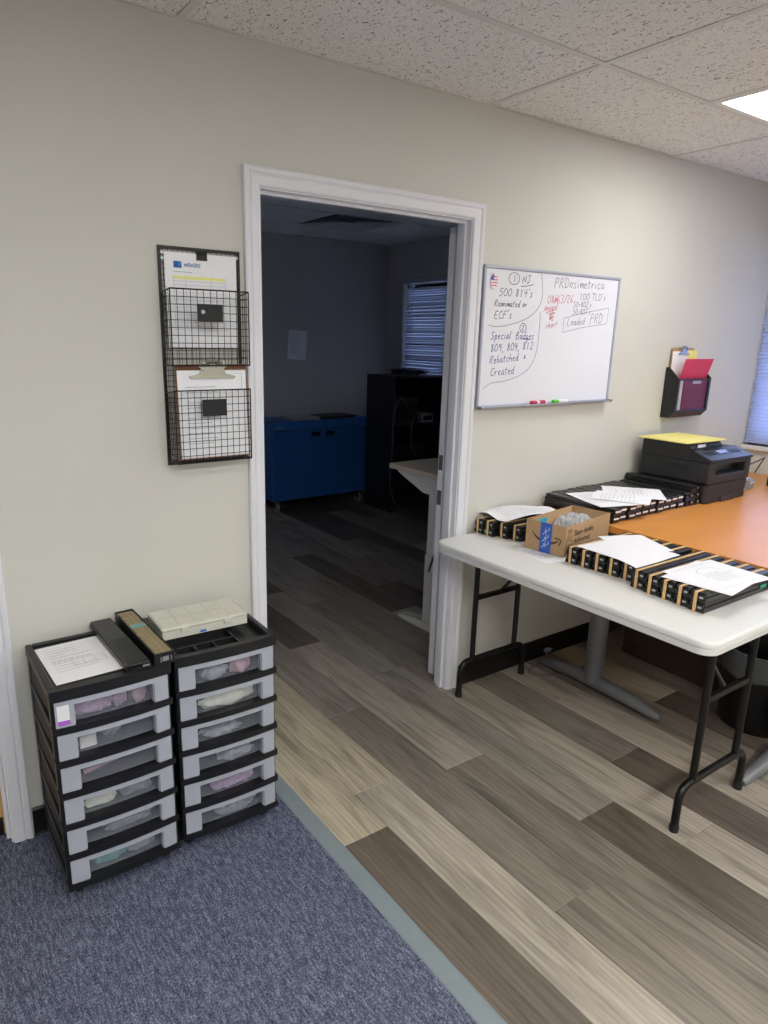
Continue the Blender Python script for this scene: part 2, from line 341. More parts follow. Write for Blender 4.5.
def text_mesh(name, txt, size, matname, parent, loc, rot, extrude=.0004):
    c = bpy.data.curves.new(name+'_c', 'FONT'); c.body = txt; c.size = size; c.extrude = extrude
    t = bpy.data.objects.new(name+'_t', c); COL.objects.link(t)
    bpy.context.view_layer.update(); dg = bpy.context.evaluated_depsgraph_get()
    me = bpy.data.meshes.new_from_object(t.evaluated_get(dg)); bpy.data.objects.remove(t)
    me.materials.clear(); o = link(name, me, matname, parent); o.location = loc; o.rotation_euler = rot; return o

# ------------------------------------------------------------------ room shell
CH, XR, YB, XL = 2.441, 3.37, -4.6, -2.7          # ceiling height, right wall, wall behind the camera, left wall
DY, DCH, DXL = 3.72, 2.468, -.12                  # dark room: far wall, ceiling, left wall
WT = .075
OX0, OX1, OZ = .058, .984, 2.036                  # doorway clear opening (casing inner edge)
D2X0, D2X1 = -1.76, -.847
mb = MB()
mb.box(XL-.12, D2X0, 0, WT, -.03, 2.6); mb.box(D2X0, D2X1, 0, WT, OZ, 2.6); mb.box(D2X1, OX0, 0, WT, -.03, 2.6)
mb.box(OX0, OX1, 0, WT, OZ, 2.6); mb.box(OX1, XR+.14, 0, WT, -.03, 2.6)
wall_back = struct('wall_back', mb, 'wall_paint', 'beige painted wall with the open doorway, whiteboard and wall files')
struct('wall_left', MB().box(XL-.12, XL, YB, 0, -.03, 2.6), 'wall_paint', 'beige painted wall on the carpet side, out of view')
struct('wall_front', MB().box(XL-.12, XR+.14, YB-.12, YB, -.03, 2.6), 'wall_paint', 'beige painted wall behind the viewer')
W1 = (-1.45, -.003, .985, 2.12)                    # window in the right wall: y0 y1 z0 z1
mb = MB(); mb.box(XR, XR+.14, YB, W1[0], -.03, 2.6); mb.box(XR, XR+.14, W1[0], W1[1], -.03, W1[2]); mb.box(XR, XR+.14, W1[0], W1[1], W1[3], 2.6); mb.box(XR, XR+.14, W1[1], 0, -.03, 2.6)
struct('wall_right', mb, 'wall_paint', 'beige painted wall with the blue-lit blind at the right edge')
W2 = (2.25, 3.46, 1.17, 2.13)
mb = MB(); mb.box(XR, XR+.14, WT, W2[0], -.03, 2.6); mb.box(XR, XR+.14, W2[0], W2[1], -.03, W2[2]); mb.box(XR, XR+.14, W2[0], W2[1], W2[3], 2.6); mb.box(XR, XR+.14, W2[1], DY, -.03, 2.6)
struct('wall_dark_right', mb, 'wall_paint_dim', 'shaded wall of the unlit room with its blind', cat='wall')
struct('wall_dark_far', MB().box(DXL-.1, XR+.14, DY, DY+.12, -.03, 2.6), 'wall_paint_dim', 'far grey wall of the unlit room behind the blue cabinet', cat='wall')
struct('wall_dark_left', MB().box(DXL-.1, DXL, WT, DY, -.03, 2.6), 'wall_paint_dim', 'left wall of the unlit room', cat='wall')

# floor: sub-floor with one object for each plank
floor = struct('floor', MB().box(-.03, XR, YB, DY, -.05, -.006), 'subfloor', 'grey-brown wood-look vinyl plank floor running through the doorway')
DK, MD, LT, TN, GY = '#695f55', '#877e73', '#aca294', '#b3a893', '#968e83'
tone = {(0, 0): TN, (0, -1): DK, (1, -1): LT, (1, 0): LT, (1, 1): TN, (2, -1): MD, (2, 0): MD, (2, 1): GY, (3, 0): LT, (3, -1): MD, (4, 0): GY, (4, -1): DK,
        (5, 0): LT, (5, -1): LT, (6, 0): MD, (6, -1): DK, (7, 0): LT, (7, -1): LT, (8, 0): DK, (4, 1): GY, (3, 1): DK, (5, 1): MD, (6, 1): MD, (8, -1): MD}
joint = {0: -.594, 1: -1.62, 2: -1.14, 3: -.468, 4: -.932, 5: -1.19, 6: -.78, 7: -.35, 8: .06, 9: -.6, 10: -.2}
PW, PL, X0 = .189, 1.22, .0103
meshes = {}
def plank(x0, x1, y0, y1, col):
    if y1-y0 < .01: return
    key = (round(x1-x0, 3), round(y1-y0, 3))
    if key not in meshes:
        a, b = key[0]/2-.0006, key[1]/2-.0006; e = .0022
        vs = [(-a, -b, -.005), (a, -b, -.005), (a, b, -.005), (-a, b, -.005), (-a, -b, -.0014), (a, -b, -.0014), (a, b, -.0014), (-a, b, -.0014),
              (-a+e, -b+e, 0), (a-e, -b+e, 0), (a-e, b-e, 0), (-a+e, b-e, 0)]
        fs = [(3, 2, 1, 0), (8, 9, 10, 11)]+[(i+k, (i+1) % 4+k, (i+1) % 4+k+4, i+k+4) for k in (0, 4) for i in range(4)]
        me = bpy.data.meshes.new('plank'); me.from_pydata(vs, [], fs); me.update(); me.materials.append(MATS['plank']); meshes[key] = me
    o = bpy.data.objects.new('plank', meshes[key]); COL.objects.link(o); o.parent = floor
    o.location = ((x0+x1)/2, (y0+y1)/2, 0); o.color = lin(col)
pal = [DK, MD, MD, LT, TN, GY, GY, LT]
for c in range(18):
    xa = X0+c*PW; xb = min(xa+PW, XR-.004)
    if xb-xa < .02: continue
    j = joint.get(c, random.uniform(-1.1, .1))
    for k in range(-4, 4):
        ya, yb = j+k*PL, j+(k+1)*PL
        col = tone.get((c, k), random.choice(pal if k < 1 else [DK, DK, LT, GY, MD]))
        plank(xa, xb, max(ya, YB+.002), min(yb, DY-.002), col)
struct('floor_carpet', MB().box(XL, -.03, YB, 0, -.03, .003), 'carpet', 'blue-grey flecked low-pile carpet in front of the drawer carts', cat='carpet')
mb = MB(); mb.prism([(-.034, .003), (-.03, .0055), (.02, .004), (.028, 0), (.028, -.004), (-.034, -.004)], 'y', YB, -.001)
struct('trim_1', mb, 'strip_grey', 'flat grey transition strip between carpet and vinyl planks', cat='floor strip')
struct('floor_hall', MB().box(D2X0, D2X1, 0, .4, -.03, .002), 'carpet', 'carpet under the wooden door at the left edge', cat='floor')
struct('wall_hall', MB().box(D2X0-.2, D2X1+.2, .3, .4, -.03, 2.6).box(D2X0-.2, D2X0-.1, WT, .3, -.03, 2.6).box(D2X1+.1, D2X1+.2, WT, .3, -.03, 2.6).box(D2X0-.1, D2X1+.1, WT, .3, 2.5, 2.6), 'wall_paint', 'unseen box added behind the closed wooden door to block light', cat='wall')  # unseen box added to stop outside light leaking past the wooden door

# ceilings: slab, T-bars and one object for each tile
ceil = struct('ceiling', MB().box(XL-.12, XR+.14, YB-.12, WT, CH+.02, CH+.1), 'subfloor', 'white suspended ceiling of fissured acoustic tiles with a light panel')
GX, TL, D1 = 1.0387, 1.2205, .5142
tmesh = {}
def tile(x0, x1, y0, y1, z, par, sag=0):
    key = (round(x1-x0, 3), round(y1-y0, 3))
    if key not in tmesh:
        a, b = key[0]/2-.011, key[1]/2-.011
        me = bpy.data.meshes.new('ceiling_tile'); M2 = MB().box(-a, a, -b, b, 0, .015, .002)
        me.from_pydata(M2.v, [], M2.f); me.update(); me.materials.append(MATS['tile']); tmesh[key] = me
    o = bpy.data.objects.new('ceiling_tile', tmesh[key]); COL.objects.link(o); o.parent = par
    o.location = ((x0+x1)/2, (y0+y1)/2, z+.0015); o.rotation_euler = (random.uniform(-.003, .003), random.uniform(-.0015, .0015), 0); return o
def tbar(x0, x1, y0, y1, z, par):
    o = MB().box(x0, x1, y0, y1, z-.0012, z+.004).build('ceiling_bar', 'tbar', par); return o
rows = [0, -D1]+[-D1-.61*i for i in range(1, 7)]+[YB]
LIGHTS = [(1.649, 1), (-1.4023, 3), (-1.4023, 5), (-.1823, 5), (1.649, 5)]       # left edge x, tile row; the first is the visible square one, the rest added unseen to brighten the room
for i in range(len(rows)-1):
    y1, y0 = rows[i], rows[i+1]
    xs = [XL]
    if i == 0: st = [GX+TL*k for k in range(-3, 3)]
    elif i == 1: st = [GX+TL*k for k in range(-3, 1)]+[GX+.6103, GX+1.2203, GX+2.0]
    elif i == 3: st = [-1.4023-1.22, -1.4023, -1.4023+1.22, GX, GX+TL]
    elif i == 5: st = [-1.4023-1.22, -1.4023, -1.4023+1.22, GX, GX+.6103, GX+1.8303]
    else: st = [GX+TL*k for k in range(-3, 3)]
    xs += [x for x in st if XL+.05 < x < XR-.05]+[XR]
    for a, b in zip(xs, xs[1:]):
        if not any(abs(a-lx) < .02 and i == li for lx, li in LIGHTS): tile(a, b, y0, y1, CH, ceil)
        if a > XL+.01: tbar(a-.0115, a+.0115, y0+.0115, y1-.0115, CH, ceil)
    if i: tbar(XL, XR, y1-.0115, y1+.0115, CH, ceil)
mb = MB(); mb.box(XL, XR, -.012, 0, CH-.001, CH+.002); mb.box(XR-.012, XR, YB, -.012, CH-.001, CH+.002); mb.build('wall_angle', 'tbar', ceil)
for n, (lx, li) in enumerate(LIGHTS):
    y1, y0 = rows[li], rows[li+1]
    lab = 'bright white ceiling light panel set between the tiles at right' if n == 0 else 'added white ceiling light panel out of view, number %s from the doorway wall' % ('two', 'three', 'four', 'five')[n-1]
    t = thing('ceiling_light', lab, 'light', (lx+(.305 if n == 0 else .61), (y0+y1)/2, CH))
    hx, hy = (.2935 if n == 0 else .5985), (y1-y0)/2-.0115
    mb = MB()
    for a in ((-hx, hx, -hy, -hy+.022), (-hx, hx, hy-.022, hy), (-hx, -hx+.022, -hy+.022, hy-.022), (hx-.022, hx, -hy+.022, hy-.022)): mb.box(a[0], a[1], a[2], a[3], -.002, .018)
    mb.build('light_frame', 'troffer', t)
    MB().box(-hx+.022, hx-.022, -hy+.022, hy-.022, .003, .012).build('diffuser', 'panel_light', t)
dceil = struct('ceiling_dark', MB().box(DXL-.1, XR+.14, WT, DY+.12, DCH+.02, DCH+.1), 'subfloor', 'dim suspended ceiling of the unlit room', cat='ceiling')
for i in range(6):
    y0, y1 = WT+i*.61, min(WT+(i+1)*.61, DY)
    for k in range(3):
        a = DXL+k*1.22; b = min(a+1.22, XR)
        if i == 4 and k == 1:
            tile(a, 2.0, y0, y1, DCH, dceil)
            continue
        if i == 4 and k == 2: tile(2.61, XR, y0, y1, DCH, dceil); tbar(2.61, 2.63, y0, y1, DCH, dceil); continue
        tile(a, b, y0, y1, DCH, dceil); tbar(a-.01, a+.01, y0, y1, DCH, dceil)
    tbar(DXL, XR, y0-.01, y0+.01, DCH, dceil)
t = thing('ceiling_vent', 'dark square louvred air vent in the unlit room ceiling', 'vent', (2.305, WT+4.5*.61, DCH))
MB().box(-.29, .29, -.29, .29, .014, .017).build('vent_back', 'dark_device', t)
for k in range(5):
    a = .29-.052*k; h = .028; z = -.004+.002*k; mb = MB()
    for s in (-1, 1):
        mb.prism([(s*a, z), (s*(a-h), z+.012), (s*(a-h), z+.0135), (s*a, z+.002)], 'y', -a, a)
        mb.prism([(s*a, z), (s*(a-h), z+.012), (s*(a-h), z+.0135), (s*a, z+.002)], 'x', -a, a)
    mb.build('louvre', 'vent_grey', t)

# baseboards
mb = MB()
def bb(mb, x0, x1): mb.prism([(0, .0), (-.012, .0), (-.012, .003), (-.009, .012), (-.009, .094), (-.004, .1), (0, .1)], 'x', x0, x1)
bb(mb, 1.044, XR); struct('baseboard_back', mb, 'base_black', 'black rubber baseboard under the folding table')
mb = MB(); bb(mb, -.786, -.004); struct('baseboard_carpet', mb, 'base_black', 'black rubber baseboard behind the drawer carts', cat='baseboard')
struct('baseboard_right', MB().box(XR-.01, XR, YB, -.012, 0, .1), 'base_black', 'black rubber baseboard on the window wall')
struct('baseboard_dark', MB().box(DXL, XR, DY-.01, DY, 0, .1), 'base_black', 'black baseboard in the unlit room')

# door frames (colonial casing profile, jamb, stop)
def casing(name, ox0, ox1, oz, label, legs):
    root = bpy.data.objects.new(name, None); COL.objects.link(root); root['kind'] = 'structure'; root['label'] = label; root['category'] = 'door frame'
    prof = [(0, 0), (0, -.011), (.006, -.014), (.03, -.0155), (.036, -.011), (.042, -.017), (.052, -.019), (.057, -.016), (.057, 0)]   # from inner edge outward
    n = len(prof)
    def rail(A, fn):   # fn(t, d, y) for both ends
        vs = [fn(0, d, y) for d, y in prof]+[fn(1, d, y) for d, y in prof]
        return MB().add(vs, [tuple(range(n)), tuple(range(n, 2*n))[::-1]]+[(i, (i+1) % n, n+(i+1) % n, n+i) for i in range(n)])
    if 'l' in legs: rail(0, lambda t, d, y: (ox0-d, y, 0 if t == 0 else oz+d)).build('casing_leg', 'white_trim', root)
    rail(0, lambda t, d, y: (ox1+d, y, 0 if t == 0 else oz+d)).build('casing_leg', 'white_trim', root)
    rail(0, lambda t, d, y: ((ox0-d) if t == 0 else (ox1+d), y, oz+d)).build('casing_head', 'white_trim', root)
    # jamb lining the wall, with the stop strip
    r = .005
    for s, x in ((1, ox0), (-1, ox1)):
        MB().box(min(x-.001*s, x+s*r), max(x-.001*s, x+s*r), -.004, WT+.001, 0, oz-.0).build('jamb', 'white_trim', root)
        MB().box(min(x+s*r, x+s*(r+.011)), max(x+s*r, x+s*(r+.011)), .022, .046, 0, oz-r-.011).build('door_stop', 'white_trim', root)
    MB().box(ox0+r, ox1-r, -.004, WT+.001, oz-r, oz+.001).build('jamb_head', 'white_trim', root)
    MB().box(ox0+r, ox1-r, .022, .046, oz-r-.011, oz-r).build('door_stop', 'white_trim', root)
    return root
casing('trim_2', OX0, OX1, OZ, 'white moulded door frame around the opening to the dark room', 'lr')
casing('trim_3', D2X0, D2X1, OZ, 'white moulded door frame at the left edge of the picture', 'lr')
# dark-room side casing
mb = MB(); mb.box(OX0-.057, OX0-.001, WT+.0005, WT+.014, 0, OZ+.057); mb.box(OX0-.001, OX1, WT+.0005, WT+.014, OZ+.001, OZ+.057)
struct('trim_4', mb, 'white_trim', 'plain white frame on the far side of the doorway', cat='door frame')
# open door folded back into the dark room, only its hinge edge shows
dr = bpy.data.objects.new('door_1', None); COL.objects.link(dr); dr['kind'] = 'structure'; dr['label'] = 'white door swung fully open into the dark room, seen on edge'; dr['category'] = 'door'
dr.location = (1.008, .119, .012); dr.rotation_euler = (0, 0, math.radians(2))
MB().box(0, .9, 0, .035, 0, 2.01, .0015).build('door_slab', 'door_white', dr)
for z in (.875, 1.035): MB().box(-.0016, .0003, .005, .030, z-.034, z+.034, .0004).build('latch_plate', 'hinge', dr)
d2 = bpy.data.objects.new('door_2', None); COL.objects.link(d2); d2['kind'] = 'structure'; d2['label'] = 'tan wooden door glimpsed at the left edge'; d2['category'] = 'door'
MB().box(D2X0+.006, D2X1-.006, .040, .072, .012, OZ-.008, .002).build('door_slab', 'door_wood', d2)
MB().box(D2X0+.02, D2X1-.02, .0375, .0398, .014, .075).build('bottom_strip', 'base_black', d2)  # plain dark strip across the foot of the door
k = MB(); k.lathe([(0, 0), (.026, 0), (.028, .012), (.012, .02), (.012, .036), (.026, .046), (.02, .068), (0, .07)], 14)
ko = k.build('door_knob', 'chrome', d2, True); ko.location = (-1.69, .040, .95); ko.rotation_euler = (PI/2, 0, 0)

# windows with blinds
def window(name, W, blindmat, tilt, label, blabel, gap_end, bx=.03):
    y0, y1, z0, z1 = W
    wd = bpy.data.objects.new(name, None); COL.objects.link(wd); wd['kind'] = 'structure'; wd['label'] = label; wd['category'] = 'window'
    mb = MB(); x = XR+.06
    for a in ((y0, y1, z0, z0+.045), (y0, y1, z1-.045, z1), (y0, y0+.045, z0+.045, z1-.045), (y1-.045, y1, z0+.045, z1-.045), ((y0+y1)/2-.02, (y0+y1)/2+.02, z0+.045, z1-.045)): mb.box(x, x+.05, *a)
    mb.build('window_frame', 'printer_dark', wd)
    MB().box(x+.022, x+.027, y0+.045, (y0+y1)/2-.02, z0+.045, z1-.045).build('pane', 'glass', wd)
    MB().box(x+.022, x+.027, (y0+y1)/2+.02, y1-.045, z0+.045, z1-.045).build('pane', 'glass', wd)
    MB().box(XR-.03, XR+.06, y0-.0, y1+.0, z0-.028, z0, .004).build('window_sill', 'sill_white', wd)
    b = thing('window_blind', blabel, 'blind', (XR+bx, 0, z0))
    ya, yb = y0+.012, y1-gap_end
    MB().box(-.016, .016, ya, yb, z1-z0-.04, z1-z0-.004, .002).build('head_rail', blindmat, b)
    n = int((z1-z0-.1)/.0215); sm = None
    for i in range(n):
        if sm is None:
            vs = []; ns = 4
            for t in range(ns+1):
                u = -.0125+.025*t/ns; cz = .0025*(1-(u/.0125)**2)
                vs += [(u*math.cos(tilt)-cz*math.sin(tilt), ya, u*math.sin(tilt)+cz*math.cos(tilt)), (u*math.cos(tilt)-cz*math.sin(tilt), yb, u*math.sin(tilt)+cz*math.cos(tilt))]
            k = len(vs)
            vs += [(a+.0004*math.sin(tilt), c, d-.0006) for a, c, d in vs]
            fs = [(2*t, 2*t+1, 2*t+3, 2*t+2) for t in range(ns)]+[(k+2*t, k+2*t+2, k+2*t+3, k+2*t+1) for t in range(ns)]
            fs += [(0, k, k+1, 1), (2*ns, 2*ns+1, k+2*ns+1, k+2*ns)]
            sm = bpy.data.meshes.new('slat'); sm.from_pydata(vs, [], fs); sm.update(); sm.materials.append(MATS[blindmat])
        o = bpy.data.objects.new('slat', sm); COL.objects.link(o); o.parent = b
        o.location = (0, random.uniform(-.012, .002), .035+i*.0215+random.uniform(-.0012, .0012)); o.rotation_euler = (random.uniform(-.002, .002), random.uniform(-.06, .06), 0)
    MB().box(-.011, .011, ya, yb, .012, .026, .002).build('bottom_rail', blindmat, b)
    for yy in (yb-.07, ya+.1): MB().tube([(-.0145, yy, .02), (-.0145, yy, z1-z0-.03)], .0009, 5).build('ladder_cord', blindmat, b)
    MB().tube([(-.02, yb-.13, .45), (-.02, yb-.13, z1-z0-.03)], .003, 6).build('tilt_wand', 'frost', b)
window('window_1', W1, 'blind', math.radians(56), 'dark framed window at the right edge above the desk', 'pale blue daylit slatted blind at the right edge beside the printer', .006, .004)
window('window_2', W2, 'blind_dim', math.radians(66), 'window in the unlit room', 'dim grey slatted blind inside the dark room', .01)

# ------------------------------------------------------------------ rolling drawer carts
HW, FY, CHT = .1625, -.1675, .672
PITCH, Z0 = .0985, .050
def make_cart(label, loc, rz, organizer, sticker):
    t = thing('drawer_cart', label, 'drawer cart', loc, rz, 'six-drawer rolling carts')
    # top tray: deck, rim and dividers
    mb = MB(); mb.bow(-HW, HW, .640, CHT, FY-.006, .022, .007, HW)
    mb.box(-HW, -HW+.018, FY+.016, -FY, .640, CHT, .003); mb.box(HW-.018, HW, FY+.016, -FY, .640, CHT, .003)
    mb.box(-HW+.018, HW-.018, -FY-.02, -FY, .640, CHT, .003)
    mb.box(-HW+.018, HW-.018, FY+.016, -FY-.02, .640, .648 if organizer else .663)
    top = mb.build('top_tray', 'black_plastic', t)
    if organizer:
        z = .648
        for a in ((-.135, .052, -.098, -.092), (-.135, .052, -.03, -.024), (-.082, -.076, -.15, -.098), (-.022, -.016, -.15, -.098), (.05, .056, -.15, .14), (-.135, .05, .06, .066)):
            MB().box(a[0], a[1], a[2], a[3], z, .664, .001).build('divider', 'black_plastic', top)
    else:
        MB().box(-.135, .135, -.13, .135, .663, .6645, .0005).build('deck_panel', 'black_matte', top)
    # corner posts and tier frames
    for sx in (-1, 1):
        for sy in (-1, 1):
            x, y = sx*(HW-.011), sy*(-FY-.022)
            MB().box(x-.009, x+.009, y-.016, y+.016, .045, .641, .003).build('post', 'black_plastic', t)
    MB().box(-HW+.004, HW-.004, -FY-.014, -FY-.004, .05, .641).build('back_panel', 'black_matte', t)
    for i in range(6):
        z = Z0+i*PITCH
        mb = MB(); mb.bow(-HW, HW, z, z+.019, FY-.006, .03, .009, HW)
        mb.box(-HW+.002, -HW+.014, FY+.02, -FY-.004, z, z+.019, .002); mb.box(HW-.014, HW-.002, FY+.02, -FY-.004, z, z+.019, .002)
        mb.box(-HW+.014, HW-.014, FY+.02, -FY-.016, z+.002, z+.007)
        mb.build('tier_frame', 'black_plastic', t)
        for s in (-1, 1):      # scalloped side panel: hangs lower toward the back
            pts = [(FY+.028, z+PITCH-.012), (FY+.04, z+PITCH-.040), (FY+.075, z+PITCH-.058), (FY+.14, z+PITCH-.066), (-FY-.06, z+PITCH-.078), (-FY-.03, z+PITCH-.0795), (-FY-.03, z+PITCH-.0005), (FY+.028, z+PITCH-.0005)]
            mb = MB(); x = s*(HW-.007); mb.prism(pts, 'x', x-.002, x+.002); mb.build('side_panel', 'black_matte', t)
        # drawer
        zb, zt = z+.0205, z+PITCH-.002
        dm = MB(); yf = FY-.003
        dm.bow(-.152, -.105, zb, zt, yf, .006, .009, HW, 4); dm.bow(.112, .152, zb, zt, yf, .006, .009, HW, 4)
        dm.bow(-.105, .112, zt-.015, zt, yf, .006, .009, HW, 8)
        dm.bow(-.105, -.102, zb, zt-.015, yf+.006, .02, .009, HW, 1); dm.bow(.109, .112, zb, zt-.015, yf+.006, .02, .009, HW, 1)
        d = dm.build('drawer', 'frost', t)
        MB().bow(-.102, .109, zb+.002, zt-.015, yf+.022, .0025, .009, HW, 8).build('window_pane', 'pane_frost', d)
        tub = MB(); y1 = -FY-.02; ya = yf+.028
        tub.box(-.140, .140, ya, y1, zb-.010, zb-.0075); tub.box(-.142, -.140, ya, y1, zb-.010, zt-.012); tub.box(.140, .142, ya, y1, zb-.010, zt-.012); tub.box(-.140, .140, y1-.002, y1, zb-.010, zt-.012)
        tub.build('drawer_tub', 'tub_frost', d)
        if sticker and i == 5:
            MB().bow(-.147, -.117, zb+.014, zb+.064, yf-.0008, .0006, .009, HW, 2).build('label_card', 'label_white', d)
            MB().bow(-.147, -.117, zb+.008, zb+.020, yf-.0018, .0008, .009, HW, 2).build('violet_sticker', 'sticker_violet', d)
    base = MB().box(-HW+.004, HW-.004, FY+.01, -FY-.004, .040, .0495, .002).build('base_plate', 'black_plastic', t)
    for sx in (-1, 1):
        for sy in (-1, 1):
            x, y = sx*.128, sy*.133
            c = MB(); c.cyl((x, y, .036), .011, .008, 'z', 10); c.prism([(y-.016, .033), (y+.012, .033), (y+.02, .016), (y+.012, .012), (y-.008, .024)], 'x', x-.0135, x-.0105); c.prism([(y-.016, .033), (y+.012, .033), (y+.02, .016), (y+.012, .012), (y-.008, .024)], 'x', x+.0105, x+.0135)
            c = c.build('caster', 'black_plastic', t)
            MB().cyl((x, y+.008, .0195), .0165, .019, 'x', 14).build('wheel', 'black_matte', c, True)
    return t
CL = (-.594, -.200, .003); CR = (-.2475, -.188, .003)
make_cart('black cart of six frosted drawers with a paper form and two trays on top', CL, 0, False, True)
make_cart('black cart of six frosted drawers under the clear organizer box, beside the doorway', CR, math.radians(-1.5), True, False)

def lump(name, label, cat, x, y, z, sx, sy, sz, m, seed, group=None):      # crumpled bag / bundle
    rnd = random.Random(seed); bm = bmesh.new(); bmesh.ops.create_icosphere(bm, subdivisions=3, radius=1)
    ph = [rnd.uniform(0, 6.28) for _ in range(9)]
    for v in bm.verts:
        c = v.co.copy(); k = 1+.13*math.sin(5*c.x+ph[0])*math.sin(4*c.y+ph[1])+.1*math.sin(9*c.y+ph[2]+3*c.z)+.07*math.sin(13*c.x+7*c.z+ph[3])
        f = lambda q: math.copysign(abs(q)**.75, q)
        v.co = Vector((x+f(c.x)*sx*k, y+f(c.y)*sy*k, z+sz+max(-1, f(c.z)*k*.9)*sz))
    me = bpy.data.meshes.new(name); bm.to_mesh(me); bm.free()
    return tag(link(name, me, m, None, True), label, cat, group)
def dz(i): return Z0+i*PITCH+.0205-.0075+.003       # inside floor of drawer i (from the bottom)
lx, rx, dy = CL[0], CR[0], -.318
lump('plastic_bag', 'crumpled lilac plastic bag at left in the top drawer of the left cart', 'bag', lx-.05, dy, dz(5), .050, .022, 0.0310, 'bag_pink', 1)
lump('plastic_bag', 'crumpled lilac plastic bag in the middle of the top drawer of the left cart', 'bag', lx+.025, dy, dz(5), .020, .022, 0.0310, 'bag_pink', 2)
lump('plastic_bag', 'pinkish plastic bag at right in the top drawer of the left cart', 'bag', lx+.078, dy, dz(5), .026, .022, 0.0310, 'bag_pinkish', 3)
tag(MB().box(lx-.09, lx-.045, dy-.012, dy+.012, dz(4), dz(4)+.040, .002).build('white_box', 'paper'), 'small white box in the second drawer of the left cart', 'box')
lump('plastic_bag', 'small yellowish bag in the second drawer of the left cart', 'bag', lx+.0, dy+.02, dz(4), .03, .018, 0.0310, 'bag_grey', 5)
mb = MB(); mb.tube([(lx-.085, dy, dz(3)+.020), (lx-.02, dy, dz(3)+.034), (lx+.09, dy+.004, dz(3)+.054)], .008, 8, [.010, .012, .008]); tag(mb.build('wrapped_roll', 'bag_pinkish', None, True), 'pinkish wrapped roll lying in the third drawer of the left cart', 'roll')
lump('plastic_bag', 'flat pale bag in the third drawer of the left cart', 'bag', lx-.02, dy+.045, dz(3), .06, .02, 0.0217, 'bag_pink', 6)
lump('plastic_bag', 'beige bag at left in the fourth drawer of the left cart', 'bag', lx-.05, dy, dz(2), .045, .02, 0.0202, 'bag_white', 7)
lump('plastic_bag', 'grey bag at right in the fourth drawer of the left cart', 'bag', lx+.05, dy, dz(2), .045, .02, 0.0310, 'bag_grey', 8)
lump('plastic_bag', 'grey bag in the fifth drawer of the left cart', 'bag', lx+.02, dy, dz(1), .07, .02, 0.0186, 'bag_grey', 9)
lump('plastic_bag', 'teal-tinged bag in the bottom drawer of the left cart', 'bag', lx-.04, dy, dz(0), .05, .02, 0.0248, 'bag_teal', 10)
lump('plastic_bag', 'grey bag in the bottom drawer of the left cart', 'bag', lx+.055, dy, dz(0), .04, .02, 0.0217, 'bag_grey', 11)
lump('plastic_bag', 'grey bag at left in the top drawer of the right cart', 'bag', rx-.035, dy, dz(5), .04, .02, 0.0279, 'bag_grey', 12)
lump('plastic_bag', 'bag with a red print at right in the top drawer of the right cart', 'bag', rx+.05, dy, dz(5), .035, .02, 0.0310, 'bag_pinkish', 13)
lump('folded_cloth', 'cream folded cloth in the second drawer of the right cart', 'cloth', rx+.0, dy, dz(4), .09, .02, 0.0310, 'bag_white', 14)
lump('plastic_bag', 'grey bag in the third drawer of the right cart', 'bag', rx-.02, dy, dz(3), .06, .02, 0.0186, 'bag_grey', 15)
lump('plastic_bag', 'grey bag in the fourth drawer of the right cart', 'bag', rx+.03, dy, dz(2), .06, .02, 0.0186, 'bag_grey', 16)
lump('plastic_bag', 'lilac bag in the fifth drawer of the right cart', 'bag', rx+.02, dy, dz(1), .07, .02, 0.0232, 'bag_pink', 17)
lump('plastic_bag', 'pale bag in the bottom drawer of the right cart', 'bag', rx+.02, dy, dz(0), .07, .02, 0.0232, 'bag_grey', 18)

